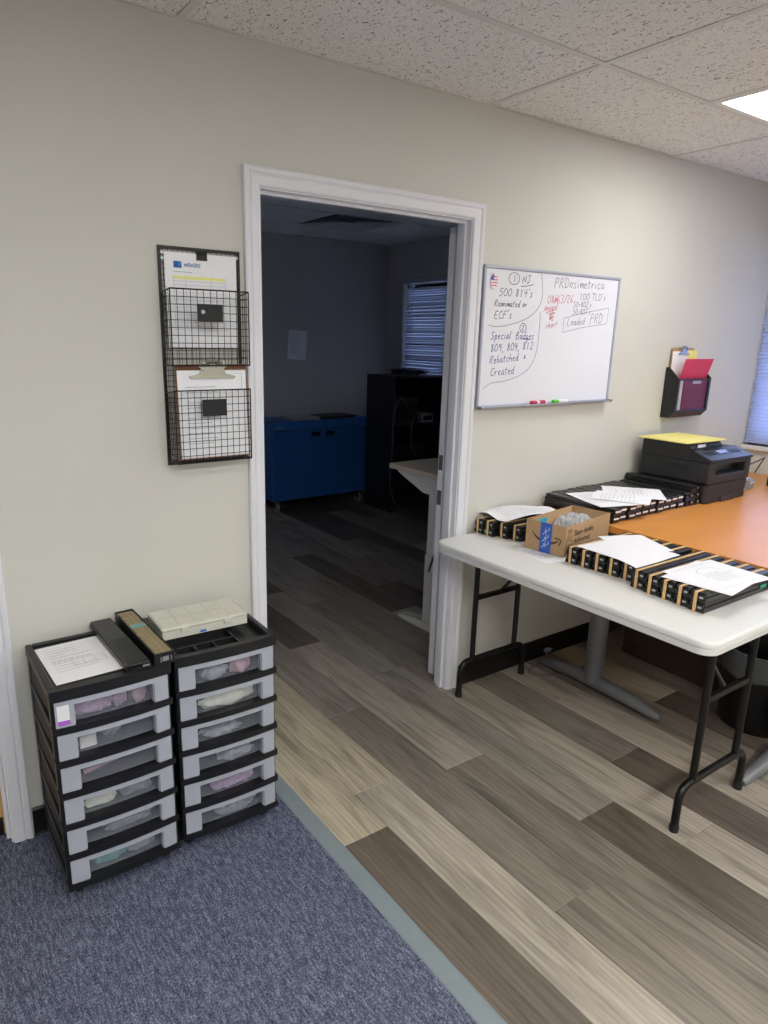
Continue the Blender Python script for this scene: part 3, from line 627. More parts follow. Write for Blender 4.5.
# ------------------------------------------------------------------ paper sheets
def sheet(name, label, cx, cy, z, w, h, rz, curve=None, prints='form', group=None, cat='paper', nx=8, ny=10, matn='paper', th=.0008, ink='paper_print'):
    cv = curve or (lambda u, v: 0)
    vs = []
    for k in (1, 0):
        for j in range(ny+1):
            for i in range(nx+1):
                u, v = i/nx-.5, j/ny-.5; vs.append((u*w, v*h, cv(u, v)+k*th))
    n1 = (nx+1)*(ny+1); fs = []
    idx = lambda i, j, o: o+j*(nx+1)+i
    for j in range(ny):
        for i in range(nx):
            fs.append((idx(i, j, 0), idx(i+1, j, 0), idx(i+1, j+1, 0), idx(i, j+1, 0))); fs.append((idx(i, j, n1), idx(i, j+1, n1), idx(i+1, j+1, n1), idx(i+1, j, n1)))
    for i in range(nx): fs += [(idx(i, 0, 0), idx(i, 0, n1), idx(i+1, 0, n1), idx(i+1, 0, 0)), (idx(i, ny, 0), idx(i+1, ny, 0), idx(i+1, ny, n1), idx(i, ny, n1))]
    for j in range(ny): fs += [(idx(0, j, 0), idx(0, j+1, 0), idx(0, j+1, n1), idx(0, j, n1)), (idx(nx, j, 0), idx(nx, j, n1), idx(nx, j+1, n1), idx(nx, j+1, 0))]
    t = thing(name, label, cat, (cx, cy, z), rz, group)
    M2 = MB().add(vs, fs); M2.build('page', matn, t, True)
    if prints:
        M = lambda u, v: (u*w, v*h, cv(u, v)+th+.0006)
        pm = MB()
        def line(u0, v0, u1, v1, wd):
            n = 6; d = math.hypot((u1-u0)*w, (v1-v0)*h) or 1; ex, ey = -(v1-v0)*h/d*wd/2, (u1-u0)*w/d*wd/2
            vs2 = []
            for q in range(n+1):
                u, v = u0+(u1-u0)*q/n, v0+(v1-v0)*q/n
                a = M(u+ex/w, v+ey/h); b = M(u-ex/w, v-ey/h); vs2 += [a, b]
            pm.add(vs2, [(2*q, 2*q+1, 2*q+3, 2*q+2) for q in range(n)])
        rnd = random.Random(len(label)*7+int(abs(cx)*1000))
        if prints == 'form':
            for q in range(9): line(-.38, .34-q*.07, -.38+rnd.uniform(.25, .7), .34-q*.07, .0016)
            for q in range(5): line(-.1, .02-q*.05, .38, .02-q*.05, .0008)
            for u in (-.1, .06, .22, .38): line(u, .02, u, -.18, .0008)
        elif prints == 'drawing':
            P = [(.02+.22*math.cos(a), .1+.18*math.sin(a)) for a in [PI*q/8 for q in range(9)]]
            for a, b in zip(P, P[1:]): line(a[0], a[1], b[0], b[1], .0012)
            for q in range(10): line(-.2+rnd.uniform(-.05, .05), .08-q*.035, .1+rnd.uniform(0, .25), .08-q*.035, .001)
            line(-.4, .42, .4, .42, .001); line(-.4, .38, .2, .38, .0008); line(-.4, -.42, .4, -.42, .0008); line(.4, .42, .4, -.42, .0008)
        pm.build('print', ink, t, kind='stuff')
    return t
# left cart: form on the deck
tl = CL[2]+.6655
t = sheet('paper_form', 'white filled-in form lying on top of the left drawer cart', -.642, -.196, tl, .182, .258, math.radians(2), prints='form')
M = lambda u, v: (u, v, .0016); pm = MB()
for q in range(7): ribbon(pm, smooth2([(-.07+.016*q, -.005), (-.066+.016*q, .02), (-.062+.016*q, -.004), (-.058+.016*q, .018)]), .0008, M)
for q in range(5): ribbon(pm, [(-.08, .04+.016*q), (.075, .04+.016*q)], .0007, M)
pm.build('handwriting', 'ink_grey', t)

# ------------------------------------------------------------------ slim black trays
def make_tray(label, L, wdt, h, group, wide=False):
    t = thing('black_tray', label, 'tray', (0, 0, 0), 0, group)      # length along +x, end face at x = 0, base z = 0
    a = wdt/2
    MB().prism([(-a, .0), (a, 0), (a, h*.5), (a-.001, h*.52), (-a+.001, h*.52), (-a, h*.5)], 'x', .0, L).build('body', 'tray_black', t)
    mb = MB(); mb.box(.002, L-.002, -a+.0012, a-.0012, h*.535, h, .004); mb.build('lid', 'tray_black', t)
    MB().box(-.004, .002, -a+.003, (a-.004 if wide else -.004), h*.12, h*.86, .0015).build('end_block', 'tray_black', t)
    MB().box(-.0052, -.0040, -a+.006, (a-.010 if wide else -.008), h*.46, h*(.70 if wide else .66)).build('end_tag', 'label_white' if wide else 'silver', t)
    MB().box(.0, .0012, .006, a-.004, h*.15, h*.45).build('end_recess', 'black_matte', t)
    return t
def band(label, L, h2, wdt, loc, rz, group):      # rubber band looped lengthwise round two trays
    mb = MB(); w2 = wdt/2; e = .0009; g = .0062
    o = [(-g-e, -e), (L+.001+e, -e), (L+.001+e, h2+e), (-g-e, h2+e)]; i = [(-g, 0), (L+.001, 0), (L+.001, h2), (-g, h2)]
    vs = [(p[0], s*w2, p[1]) for s in (-1, 1) for p in o+i]
    fs = []
    for k in range(4):
        n = (k+1) % 4
        fs += [(k, n, 4+n, 4+k), (8+k, 12+k, 12+n, 8+n), (k, 8+k, 8+n, n), (4+k, 4+n, 12+n, 12+k)]
    ob = mb.add(vs, fs).build('rubber_band', 'band'); ob.location = loc; ob.rotation_euler = (0, 0, rz); return tag(ob, label, 'rubber band', group)
TW, TH = .052, .032
ORD = ['first', 'second', 'third', 'fourth', 'fifth', 'sixth', 'seventh', 'eighth', 'ninth', 'tenth']
def stack(x, ys, L, zb, rz, where, start, grp, jx, layers=2, bands=True, skip=()):
    first = None; out = []
    for c, y in enumerate(ys):
        for k in range(layers):
            if (c, k) in skip: continue
            loc = (x+jx[c % len(jx)]+.002*k, y, zb+.0011+k*(TH+.0006)); r = rz+random.uniform(-.006, .006)
            lab = '%s black tray, %s from %s, %s' % (('lower', 'upper')[k], ORD[c], start, where)
            if first is None:
                first = make_tray(lab, L, TW, TH, grp); first.location = loc; first.rotation_euler = (0, 0, r); out.append(first)
            else: out.append(dup(first, lab, loc, r))
        if bands:
            hh = sum(1 for k in range(layers) if (c, k) not in skip)*(TH+.0006)+.0007
            band('tan band, %s tray pair from %s, %s' % (ORD[c], start, where), L, hh, .011, (x+jx[c % len(jx)]+.001, y+.003, zb+.0009), rz, 'bands on '+grp)
    return out
TZ = .755
# near stack on the folding table
stack(1.052, [-.845-.0565*i for i in range(5)], .418, TZ, 0, 'stack at the near table end', 'the middle stack', 'trays stacked at the near table end', [.012, .004, .002, -.004, -.012])
tag(MB().box(1.39, 1.43, -1.0995, -1.098, .772, .785).build('green_tag', 'tag_teal'), 'small green sticker on the long side of the nearest tray', 'sticker')
# middle stack
stack(1.088, [-.545-.0565*i for i in range(5)], .372, TZ, 0, 'middle stack on the white table', 'the shipping box', 'trays stacked in the table middle', [0, .006, .01, .016, .022])
tag(MB().box(1.36, 1.385, -.8005, -.7985, .796, .808).build('blue_tag', 'tag_blue'), 'small blue sticker on a tray side in the middle stack', 'sticker')
# stack by the wall
stack(1.085, [-.048-.0565*i for i in range(4)], .36, TZ, 0, 'stack beside the door frame', 'the wall', 'trays stacked by the door frame', [0, .004, .03, .05])
tag(MB().box(1.077, 1.079, -.101, -.090, .768, .783).build('green_tag', 'tag_green'), 'tiny lime green tag on a tray end near the door frame', 'sticker')
DZ = .82
# desk stack along the wall: trays lie front to back, tagged ends forward
stk = []
first = None
for c in range(10):
    for k in range(2):
        loc = (1.546+.0575*c, -.405+random.uniform(-.006, .006)+.002*c, DZ+.001+k*(TH+.0008)); r = PI/2+random.uniform(-.008, .008)
        lab = '%s black tray, %s from the left, in the row on the orange desk' % (('lower', 'upper')[k], ORD[c])
        if first is None: first = make_tray(lab, .375, TW+.001, TH, 'trays laid in a row on the desk', True); first.location = loc; first.rotation_euler = (0, 0, r)
        else: dup(first, lab, loc, r)
first = None
for c in range(2):
    for k in range(3):
        if c == 0 and k == 2: continue
        loc = (2.138+.055*c-.0*k, -.395+.004*k, DZ+.001+k*(TH+.0008)); lab = '%s black tray %s the printer, in the pile on the desk' % (('bottom', 'middle', 'top')[k], ('one place away from', 'right against')[c])
        if first is None: first = make_tray(lab, .375, TW, TH, 'trays piled beside the printer'); first.location = loc; first.rotation_euler = (0, 0, PI/2)
        else: dup(first, lab, loc, PI/2)
# two trays on the left cart: one closed, one open and full of cards
ct = make_tray('closed slim black tray on the left drawer cart beside the paper form', .365, .066, .022, None); ct.location = (-.519, -.372, CL[2]+CHT+.0006); ct.rotation_euler = (0, 0, PI/2+.03)
for i in range(9): MB().box(.01, .185, -.026+.0058*i, -.0235+.0058*i, .022, .0242).build('ridge', 'tray_black', ct)
gl = thing('card_tray', 'open black tray packed with gold-brown cards on the left drawer cart', 'tray', (-.448, -.374, CL[2]+CHT+.0006), PI/2+.02)
mb = MB(); mb.box(0, .365, -.029, .029, 0, .003); mb.box(0, .365, -.029, -.0265, .003, .036); mb.box(0, .365, .0265, .029, .003, .036); mb.box(0, .004, -.0265, .0265, .003, .036); mb.box(.361, .365, -.0265, .0265, .003, .036); mb.build('body', 'tray_black', gl)
mb = MB(); mb.tube([(-.0005, -.018, .024), (-.005, -.018, .022), (-.005, -.018, .012), (-.0005, -.018, .010)], .0016, 6); mb.tube([(-.0005, .012, .024), (-.005, .012, .022), (-.005, .012, .012), (-.0005, .012, .010)], .0016, 6); mb.box(-.0006, 0, -.012, .006, .010, .024)
mb.build('end_clip', 'silver', gl)
cm = bpy.data.meshes.new('card'); q = MB().box(-.0035, .0035, -.0235, .0235, 0, .031, .0006); cm.from_pydata(q.v, [], q.f); cm.materials.append(MATS['gold_card'])
cm2 = cm.copy(); cm2.materials.clear(); cm2.materials.append(MATS['card_teal'])
for i in range(42):
    c = bpy.data.objects.new('tray_card', cm2 if 25 <= i <= 27 else cm); COL.objects.link(c)
    c.parent = gl; c.location = (.0105+i*.0083, random.uniform(-.001, .001), .0032+random.uniform(0, .0016)); c.rotation_euler = (0, random.uniform(-.02, .02), 0)

# clear parts organizer on the right cart
og = thing('parts_organizer', 'cream translucent compartment box resting on the right drawer cart', 'organizer box', (-.262, -.155, CR[2]+CHT+.0015), math.radians(-2))
mb = MB(); mb.box(-.138, .138, -.076, .076, 0, .002)
for a in ((-.138, .138, -.076, -.074), (-.138, .138, .074, .076), (-.138, -.136, -.074, .074), (.136, .138, -.074, .074)): mb.box(a[0], a[1], a[2], a[3], .002, .026)
mb.build('tub', 'organizer', og)
for x in (-.083, -.028, .028, .083): MB().box(x-.0008, x+.0008, -.074, .074, .002, .025).build('partition', 'organizer', og)
MB().box(-.136, .136, -.0008, .0008, .002, .025).build('partition', 'organizer', og)
lid = MB().box(-.140, .140, -.078, .078, .0265, .0365, .003).build('lid', 'organizer', og)
for i in range(5):
    for j in range(2):
        MB().box(-.134+.0545*i, -.084+.0545*i, -.072+.074*j, -.004+.074*j, .0366, .0385, .001).build('lid_panel', 'organizer', lid)
for x in (-.07, .07): MB().box(x-.012, x+.012, -.083, -.0785, .018, .034, .001).build('latch', 'organizer', lid)
MB().box(-.02, .0, -.0775, -.0762, .003, .010).build('blue_mark', 'tag_blue', og)

# ------------------------------------------------------------------ wire wall file
WX0, WX1, WZ0, WZ1 = -.281, -.016, 1.172, 1.835
wf = thing('wire_wall_file', 'black wire mesh two-pocket file rack on the wall left of the doorway', 'file rack', (WX0, 0, WZ0))
Wd, Ht = WX1-WX0, WZ1-WZ0
mb = MB()
for a in ((0, .009, 0, Ht), (Wd-.009, Wd, 0, Ht)): mb.box(a[0], a[1], -.008, -.002, a[2], a[3])
mb.box(.009, Wd-.009, -.008, -.002, Ht-.009, Ht); mb.box(.009, Wd-.009, -.008, -.002, 0, .009); mb.build('frame', 'black_metal', wf)
mb = MB(); n = 17
def wire(mb, a, b, r=.0011): mb.tube([a, b], r, 4, cap=False)
for i in range(1, n): wire(mb, (Wd*i/n, -.005, .005), (Wd*i/n, -.005, Ht-.005), .0008)
for i in range(1, 40): wire(mb, (.005, -.006, Ht*i/40), (Wd-.005, -.006, Ht*i/40), .0008)
mb.build('back_mesh', 'black_metal', wf)
for (x, z) in ((.012, Ht-.02), (.012, Ht-.036), (Wd-.012, Ht-.02)): 
    s = MB().cyl((x, -.009, z), .005, .003, 'y', 10); s.build('screw', 'silver', wf)
def basket(z0, z1, d):
    mb = MB(); r = .0023; x0, x1 = .004, Wd-.008; dt = d
    top = z1; yb = -.009
    for a, b in (((x0, -d, z1), (x1, -d, z1)), ((x0, -d, z0), (x1, -d, z0)), ((x0, -d, z0), (x0, -d, z1)), ((x1, -d, z0), (x1, -d, z1)),
                 ((x0, -d, z1), (x0, yb, z1-.01)), ((x1, -d, z1), (x1, yb, z1-.01)), ((x0, -d, z0), (x0, yb, z0)), ((x1, -d, z0), (x1, yb, z0))): mb.tube([a, b], r, 5)
    nc, nr = 12, 10
    for i in range(1, nc): wire(mb, (x0+(x1-x0)*i/nc, -d, z0), (x0+(x1-x0)*i/nc, -d, z1)); wire(mb, (x0+(x1-x0)*i/nc, -d, z0), (x0+(x1-x0)*i/nc, yb, z0))
    for i in range(1, nr): wire(mb, (x0, -d, z0+(z1-z0)*i/nr), (x1, -d, z0+(z1-z0)*i/nr))
    for x in (x0, x1):
        for i in range(1, nr): wire(mb, (x, -d, z0+(z1-z0)*i/nr), (x, yb, z0+(z1-z0)*i/nr))
        for i in range(1, 5): wire(mb, (x, -d+(d+yb)*i/5, z0), (x, -d+(d+yb)*i/5, z1-.004))
    for i in range(1, 5): wire(mb, (x0, -d+(d+yb)*i/5, z0), (x1, -d+(d+yb)*i/5, z0))
    b = mb.build('basket', 'black_metal', wf); return b
D = .082
b1 = basket(1.487-WZ0, 1.71-WZ0, D); b2 = basket(1.187-WZ0, 1.412-WZ0, D)
p1 = MB().box(.085, .168, -D-.006, -D-.0035, .445, .497, .001).build('label_plate', 'black_matte', b1)
MB().box(.09, .172, -D-.006, -D-.0035, .160, .212, .001).build('label_plate', 'black_matte', b2)
mg = MB(); mg.cyl((WX0+.102, -D-.0085, WZ0+.474), .006, .004, 'y', 10); tag(mg.build('round_magnet', 'silver', None, True), 'small silver dot magnet on the upper file rack plate', 'magnet')
# form clipped to the back mesh, upright
fm = thing('form_sheet', 'white form with blue logo and yellow table header clipped in the upper wire pocket', 'paper', (-.148, -.0125, 1.54), 0)
MB().box(-.116, .116, -.0006, .0006, 0, .278).build('page', 'paper', fm)
yf = -.0012
mb = MB(); mb.box(-.088, -.063, yf, yf+.0004, .234, .253); mb.build('logo_block', 'paper_blue', fm)
MB().box(-.074, -.063, yf-.0004, yf, .238, .253).build('logo_mark', 'logo_sky', fm)
mb = MB(); hand(mb, 'ANDADDE', -.056, .238, .011, .0016, lambda u, v: (u, yf-.0003, v), 0, 0, 1.0, .02); mb.build('heading', 'paper_blue', fm)
MB().box(-.09, .078, yf, yf+.0004, .202, .211).build('table_header', 'paper_yellow', fm)
mb = MB()
for q in range(14): mb.box(-.09, .078, yf, yf+.0004, .196-q*.011, .1967-q*.011)
for x in (-.09, -.052, .03, .0775): mb.box(x, x+.0007, yf-.0002, yf, .05, .211)
mb.box(-.09, -.03, yf, yf+.0004, .222, .2235); mb.build('table_lines', 'paper_print', fm)
bc = thing('binder_clip', 'black binder clip holding the form at the top of the wire rack', 'clip', (-.146, -.008, 1.799))
MB().prism([(-.009, .0), (-.0055, .0), (.0005, .022), (.0045, .022), (-.001, .0), (.004, .0), (.0, .026), (-.007, .024)], 'x', -.017, .017).build('clip_body', 'black_metal', bc)
mb = MB()
for s in (-.007, .007): mb.tube([(s-.004, -.009, .012), (s-.003, -.012, .024), (s+.003, -.012, .024), (s+.004, -.009, .012)], .001, 5)
mb.build('clip_wire', 'black_metal', bc)
def clipboard(label, loc, w, h, brd, lean, lines=True, cs=1.0):
    t = thing('clipboard', label, 'clipboard', loc); t.rotation_euler = (lean, 0, 0)
    MB().box(-w/2, w/2, -.0015, .0015, 0, h, .001).build('board', brd, t)
    MB().box(-w/2+.005, w/2-.005, -.0028, -.0018, .004, h-.018).build('page', 'paper', t)
    if lines:
        mb = MB()
        for q in range(12): mb.box(-w/2+.03, -w/2+.03+random.uniform(.06, .13), -.0034, -.003, h-.07-q*.016, h-.0685-q*.016)
        mb.box(w/2-.05, w/2-.02, -.0034, -.003, h-.03, h-.0292); mb.box(w/2-.0204, w/2-.0196, -.0034, -.003, h-.08, h-.03); mb.build('print', 'paper_print', t)
    cl = MB(); cl.prism([(-.055, -.016), (-.03, -.010), (-.026, .004), (-.02, .012), (.02, .012), (.026, .004), (.03, -.010), (.055, -.016), (.05, -.021), (-.05, -.021)], 'y', -.007, -.004)
    cl.prism([(-.034, .005), (-.028, .017), (.028, .017), (.034, .005), (.02, -.004), (-.02, -.004)], 'y', -.011, -.007)
    cl.tube([(-.022, -.009, .010), (0, -.014, .018), (.022, -.009, .010)], .006, 8)
    cl.lathe([(.007, .016), (.010, .018), (.010, .022), (.007, .024)], 10, (0, -.006))
    o = cl.build('clip', 'chrome', t, True); o.location = (0, 0, h-.014); o.scale = (cs, 1, cs)
    return t
clipboard('brown clipboard with a chrome clip and a page in the lower wire pocket', (-.142, -.066, 1.195), .240, .295, 'clip_brown', math.radians(-3), True, 1.45)

# ------------------------------------------------------------------ whiteboard
BX0, BZ0, BW, BH = 1.051, 1.298, .889, .575
wb = thing('whiteboard', 'white dry-erase board with blue and red handwriting right of the doorway', 'whiteboard', (BX0, 0, BZ0))
MB().box(.008, BW-.008, -.016, -.001, .008, BH-.008).build('board_panel', 'board_white', wb)
fr = MB()
def fbar(pts): fr.prism
mb = MB(); mb.box(0, BW, -.022, -.001, BH-.012, BH, .002); mb.box(0, .012, -.022, -.001, .012, BH-.012, .002); mb.box(BW-.012, BW, -.022, -.001, .012, BH-.012, .002); mb.box(0, BW, -.022, -.001, 0, .012, .002)
mb.build('board_frame', 'alu', wb)
mb = MB(); mb.prism([(-.022, .002), (-.043, .002), (-.046, .007), (-.044, .009), (-.041, .005), (-.022, .005)], 'x', .0, BW); mb.build('pen_ledge', 'alu', wb)
for x in (-.002, BW-.008): MB().box(x, x+.010, -.047, -.022, .000, .011, .002).build('ledge_cap', 'grey_paint', wb)
Mb = lambda u, v: (u-BX0, -.0172, v-BZ0)
def write(name, items, ink, wd=.0030):
    mb = MB()
    for it in items:
        if it[0] == 't': hand(mb, it[1], it[2], it[3], it[4], wd, Mb, it[5] if len(it) > 5 else .12, it[6] if len(it) > 6 else 0, it[7] if len(it) > 7 else 1)
        else: ribbon(mb, smooth2(it[1], 2), it[2] if len(it) > 2 else wd, Mb)
    return mb.build(name, ink, wb)
def circ(cx, cz, rx, rz, n=14, a0=.4): return [(cx+rx*math.cos(a0+2*PI*i/n), cz+rz*math.sin(a0+2*PI*i/n)) for i in range(n+2)]
write('handwriting', [('l', circ(1.225, 1.828, .032, .024)), ('t', '1', 1.216, 1.814, .028), ('t', 'NJ', 1.275, 1.812, .034, .1, .02), ('l', [(1.268, 1.799), (1.31, 1.804), (1.345, 1.811)]),
    ('t', "500 814's", 1.14, 1.755, .032, .15, .02, 1.12), ('t', 'Reanimated or', 1.118, 1.714, .027, .2, .01, 1.0), ('t', "ECF's", 1.12, 1.665, .032, .15, .04, 1.1),
    ('l', [(1.092, 1.640), (1.13, 1.632), (1.2, 1.639), (1.30, 1.662), (1.375, 1.70), (1.407, 1.75), (1.402, 1.80), (1.388, 1.865)], .0018)], 'ink_black', .0026)
write('handwriting', [('l', circ(1.300, 1.632, .020, .019)), ('t', '2', 1.290, 1.621, .022), ('t', 'Special', 1.107, 1.580, .033, .2, .05, 1.0), ('t', 'Badges', 1.258, 1.584, .033, .15, .0, 1.0), ('l', [(1.30, 1.586), (1.35, 1.584)], .003),
    ('t', '809, 804, 812', 1.112, 1.531, .032, .1, .05, 1.0), ('t', 'Rebatched', 1.112, 1.482, .033, .12, .08, 1.0), ('t', '&', 1.318, 1.503, .02), ('t', 'Created', 1.120, 1.432, .035, .15, .05, 1.0),
    ('l', [(1.402, 1.700), (1.404, 1.62), (1.402, 1.54), (1.375, 1.475), (1.315, 1.433), (1.21, 1.408), (1.125, 1.404), (1.085, 1.378)], .0018)], 'ink_blue', .0026)
write('handwriting', [('t', 'PRDosimetrica', 1.476, 1.806, .042, .08, .03, 1.12), ('t', "100 TLD's", 1.652, 1.761, .030, .1, .03, 1.12), ('t', "50-802's", 1.615, 1.728, .025, .12, .05, 1.02), ('t', "50-807's", 1.615, 1.696, .025, .12, .05, 1.02),
    ('t', 'Loaded', 1.582, 1.647, .032, .15, .08, 1.1), ('t', 'PRD', 1.742, 1.662, .044, .12, .04, 1.0),
    ('l', [(1.560, 1.680), (1.64, 1.696), (1.74, 1.714), (1.872, 1.735), (1.874, 1.734), (1.872, 1.69), (1.87, 1.664), (1.865, 1.662), (1.71, 1.646), (1.562, 1.618), (1.560, 1.618), (1.562, 1.65), (1.559, 1.678)], .0018)], 'ink_grey', .0024)
write('handwriting', [('t', '08/63/26', 1.438, 1.738, .034, .15, .06, .95), ('t', 'Anneal', 1.422, 1.703, .030, .2, .14, .9), ('t', '+', 1.475, 1.660, .02), ('t', 'short', 1.443, 1.634, .024, .2, .12, 1.1),
    ('l', [(1.44, 1.697), (1.50, 1.722), (1.445, 1.682), (1.51, 1.712), (1.448, 1.672), (1.505, 1.694), (1.452, 1.668), (1.49, 1.678)], .003), ('l', [(1.48, 1.745), (1.50, 1.772), (1.485, 1.742), (1.515, 1.77), (1.495, 1.742)], .0022)], 'ink_red', .0022)
# round flag magnet
fl = thing('flag_magnet', 'oval flag magnet in the top left corner of the whiteboard', 'magnet', (1.107, -.017, 1.812))
def oval(rx, rz, ya, yb, clip=None, n=28):
    pts = [(rx*math.cos(2*PI*i/n), rz*math.sin(2*PI*i/n)) for i in range(n)]
    return MB().prism(pts, 'y', ya, yb)
oval(.021, .030, -.002, 0).build('disc', 'label_white', fl, True)
mb = MB()
for k in range(4):
    z = .016-.011*k; x = .020*math.sqrt(max(0, 1-((z)/.029)**2)); xl = -x if z < .0 else -.001
    mb.box(xl, x, -.0028, -.0018, z-.0028, z+.0028)
mb.build('stripe', 'flag_red', fl)
mb = MB(); mb.add([(-.002, -.003, .028), (-.012, -.003, .024), (-.0185, -.003, .012), (-.0195, -.003, .003), (-.002, -.003, .003), (-.002, -.0018, .028), (-.012, -.0018, .024), (-.0185, -.0018, .012), (-.0195, -.0018, .003), (-.002, -.0018, .003)], [(0, 1, 2, 3, 4), (9, 8, 7, 6, 5), (0, 5, 6, 1), (1, 6, 7, 2), (2, 7, 8, 3), (3, 8, 9, 4), (4, 9, 5, 0)]); mb.build('canton', 'flag_blue', fl)
# markers on the ledge
def marker(label, x, capm, bodym):
    t = thing('marker', label, 'marker', (x, -.032, BZ0+.0145))
    MB().tube([(0, 0, 0), (.028, 0, 0), (.034, 0, 0)], .009, 10, [.0085, .009, .0075]).build('cap', capm, t, True)
    MB().tube([(.034, 0, 0), (.038, 0, 0), (.092, 0, 0), (.098, 0, 0)], .009, 10, [.0075, .009, .009, .006]).build('barrel', bodym, t, True)
    mb = MB(); mb.tube([(.048, 0, 0), (.086, 0, 0)], .0094, 10); mb.build('wrapper', capm if capm == 'marker_red' else 'label_white', t, True)
marker('red-capped marker on the whiteboard ledge', 1.375, 'marker_red', 'marker_white')
marker('green-capped marker on the whiteboard ledge', 1.520, 'marker_green', 'marker_white')

# ------------------------------------------------------------------ black wall pocket with folders
wp = thing('wall_pocket', 'black plastic wall pocket holding red folders above the printer', 'wall pocket', (2.435, 0, 1.195))
pw, pd = .315, .078
MB().box(0, pw, -.005, -.001, 0, .262, .001).build('back_plate', 'black_plastic', wp)
for x in (0, pw-.004):
    MB().prism([(-.005, .0), (-.05, .0), (-pd, .03), (-pd-.004, .205), (-pd+.004, .212), (-.03, .255), (-.005, .262)], 'x', x, x+.004).build('side_wall', 'black_plastic', wp)
MB().prism([(-.005, 0), (-.05, 0), (-pd, .03), (-pd+.003, .032), (-.049, .004), (-.005, .004)], 'x', .004, pw-.004).build('bottom', 'black_plastic', wp)
mb = MB()
for a in ((0, .018, .03, .205), (pw-.018, pw, .03, .205), (.018, pw-.018, .03, .042), (.018, pw-.018, .197, .205)): mb.prism([(a[0], a[2]), (a[1], a[2]), (a[1], a[3]), (a[0], a[3])], 'y', -pd-.003, -pd)
mb.build('front_frame', 'black_plastic', wp)
MB().box(.018, pw-.018, -pd-.0012, -pd+.0002, .042, .197).build('front_window', 'smoke', wp)
tag(MB().prism([(2.50, 1.232), (2.728, 1.232), (2.728, 1.40), (2.50, 1.40)], 'y', -.074, -.0715).build('folder', 'red_dark'), 'dark red folder behind the window of the wall pocket', 'folder')
MB_l = MB().box(2.585, 2.665, -.0752, -.0742, 1.372, 1.386); tag(MB_l.build('label_strip', 'label_white'), 'white label strip on the dark red folder', 'label')
tag(MB().prism([(2.452, 1.232), (2.50, 1.232), (2.50, 1.396), (2.455, 1.398)], 'y', -.070, -.067).build('paper_stack', 'paper'), 'white sheets at the left of the wall pocket front', 'paper')
o = MB().prism([(-.125, -.13), (.115, -.13), (.155, .13), (-.115, .13)], 'y', -.0012, .0012).build('folder', 'red_folder'); o.location = (2.600, -.052, 1.374); o.rotation_euler = (math.radians(11), 0, 0)
tag(o, 'bright red folder leaning out of the wall pocket', 'folder')
clipboard('tan clipboard standing at the back of the wall pocket', (2.556, -.018, 1.205), .205, .352, 'clip_tan', math.radians(-1), False)
tag(MB().box(2.60, 2.69, -.0165, -.0145, 1.23, 1.545).build('yellow_sheet', 'yellow_pad'), 'yellow sheet behind the tan clipboard', 'paper')

# ------------------------------------------------------------------ folding table
FX0, FX1, FY0, FY1 = .836, 1.462, -1.242, -.030
ft = thing('folding_table', 'white plastic folding table with black tube legs beside the doorway', 'table', ((FX0+FX1)/2, (FY0+FY1)/2, 0), math.radians(.0))
hx, hy = (FX1-FX0)/2, (FY1-FY0)/2
def rrect(hx, hy, r, n=7):
    out = []
    for cx, cy, a in ((hx-r, hy-r, 0), (-hx+r, hy-r, PI/2), (-hx+r, -hy+r, PI), (hx-r, -hy+r, 1.5*PI)):
        out += [(cx+r*math.cos(a+PI/2*i/n), cy+r*math.sin(a+PI/2*i/n)) for i in range(n+1)]
    return out
def slab(prof, hx, hy, r):   # prof: list of (inset, z)
    mb = MB(); rings = [[(x, y, z) for x, y in rrect(hx-i, hy-i, max(r-i, .005))] for i, z in prof]; n = len(rings[0])
    vs = [p for g in rings for p in g]; fs = [tuple(range(n)), tuple(range((len(rings)-1)*n, len(rings)*n))]
    for k in range(len(rings)-1): fs += [(k*n+i, k*n+(i+1) % n, (k+1)*n+(i+1) % n, (k+1)*n+i) for i in range(n)]
    return mb.add(vs, fs)
slab([(.03, TZ-.03), (.012, TZ-.044), (.006, TZ-.044), (.004, TZ-.026), (.006, TZ-.0235), (.006, TZ-.021), (0, TZ-.0185), (.0, TZ-.008), (.002, TZ-.003), (.006, TZ-.0005), (.012, TZ)], hx, hy, .055).build('table_top', 'table_white', ft, True)
for yy, sg in ((-.082, -1), (-1.137, 1)):
    y = yy-(FY0+FY1)/2; xl, xr = .992-1.149, 1.404-1.149
    for s in (xl+.07, xr-.07):
        MB().tube([(s, y, .168), (s, y, TZ-.03)], .0125, 12).build('leg', 'black_metal', ft, True)
    pts = [(xl, y, 0), (xl, y, .115)]+[(xl+.05-.05*math.cos(a), y, .115+.05*math.sin(a)) for a in [PI/2*i/6 for i in range(1, 7)]]+[(xr-.05+.05*math.sin(a), y, .115+.05*math.cos(a)) for a in [PI/2*i/6 for i in range(0, 7)]]+[(xr, y, 0)]
    MB().tube(pts, .0135, 12).build('foot_bar', 'black_metal', ft, True)
    for s in (xl, xr): MB().lathe([(.0, 0), (.0155, 0), (.0155, .022), (.0138, .026), (.0138, .03)], 12, (s, y)).build('foot_cap', 'black_matte', ft, True)
    MB().box(xl+.07, xr-.07, y-.008, y+.008, .455, .475).build('cross_brace', 'black_metal', ft)
    MB().tube([(xl+.206, y+sg*.008, .465), (xl+.206, y+sg*.10, .58), (xl+.206, y+sg*.22, TZ-.03)], .007, 8).build('folding_stay', 'black_metal', ft, True)

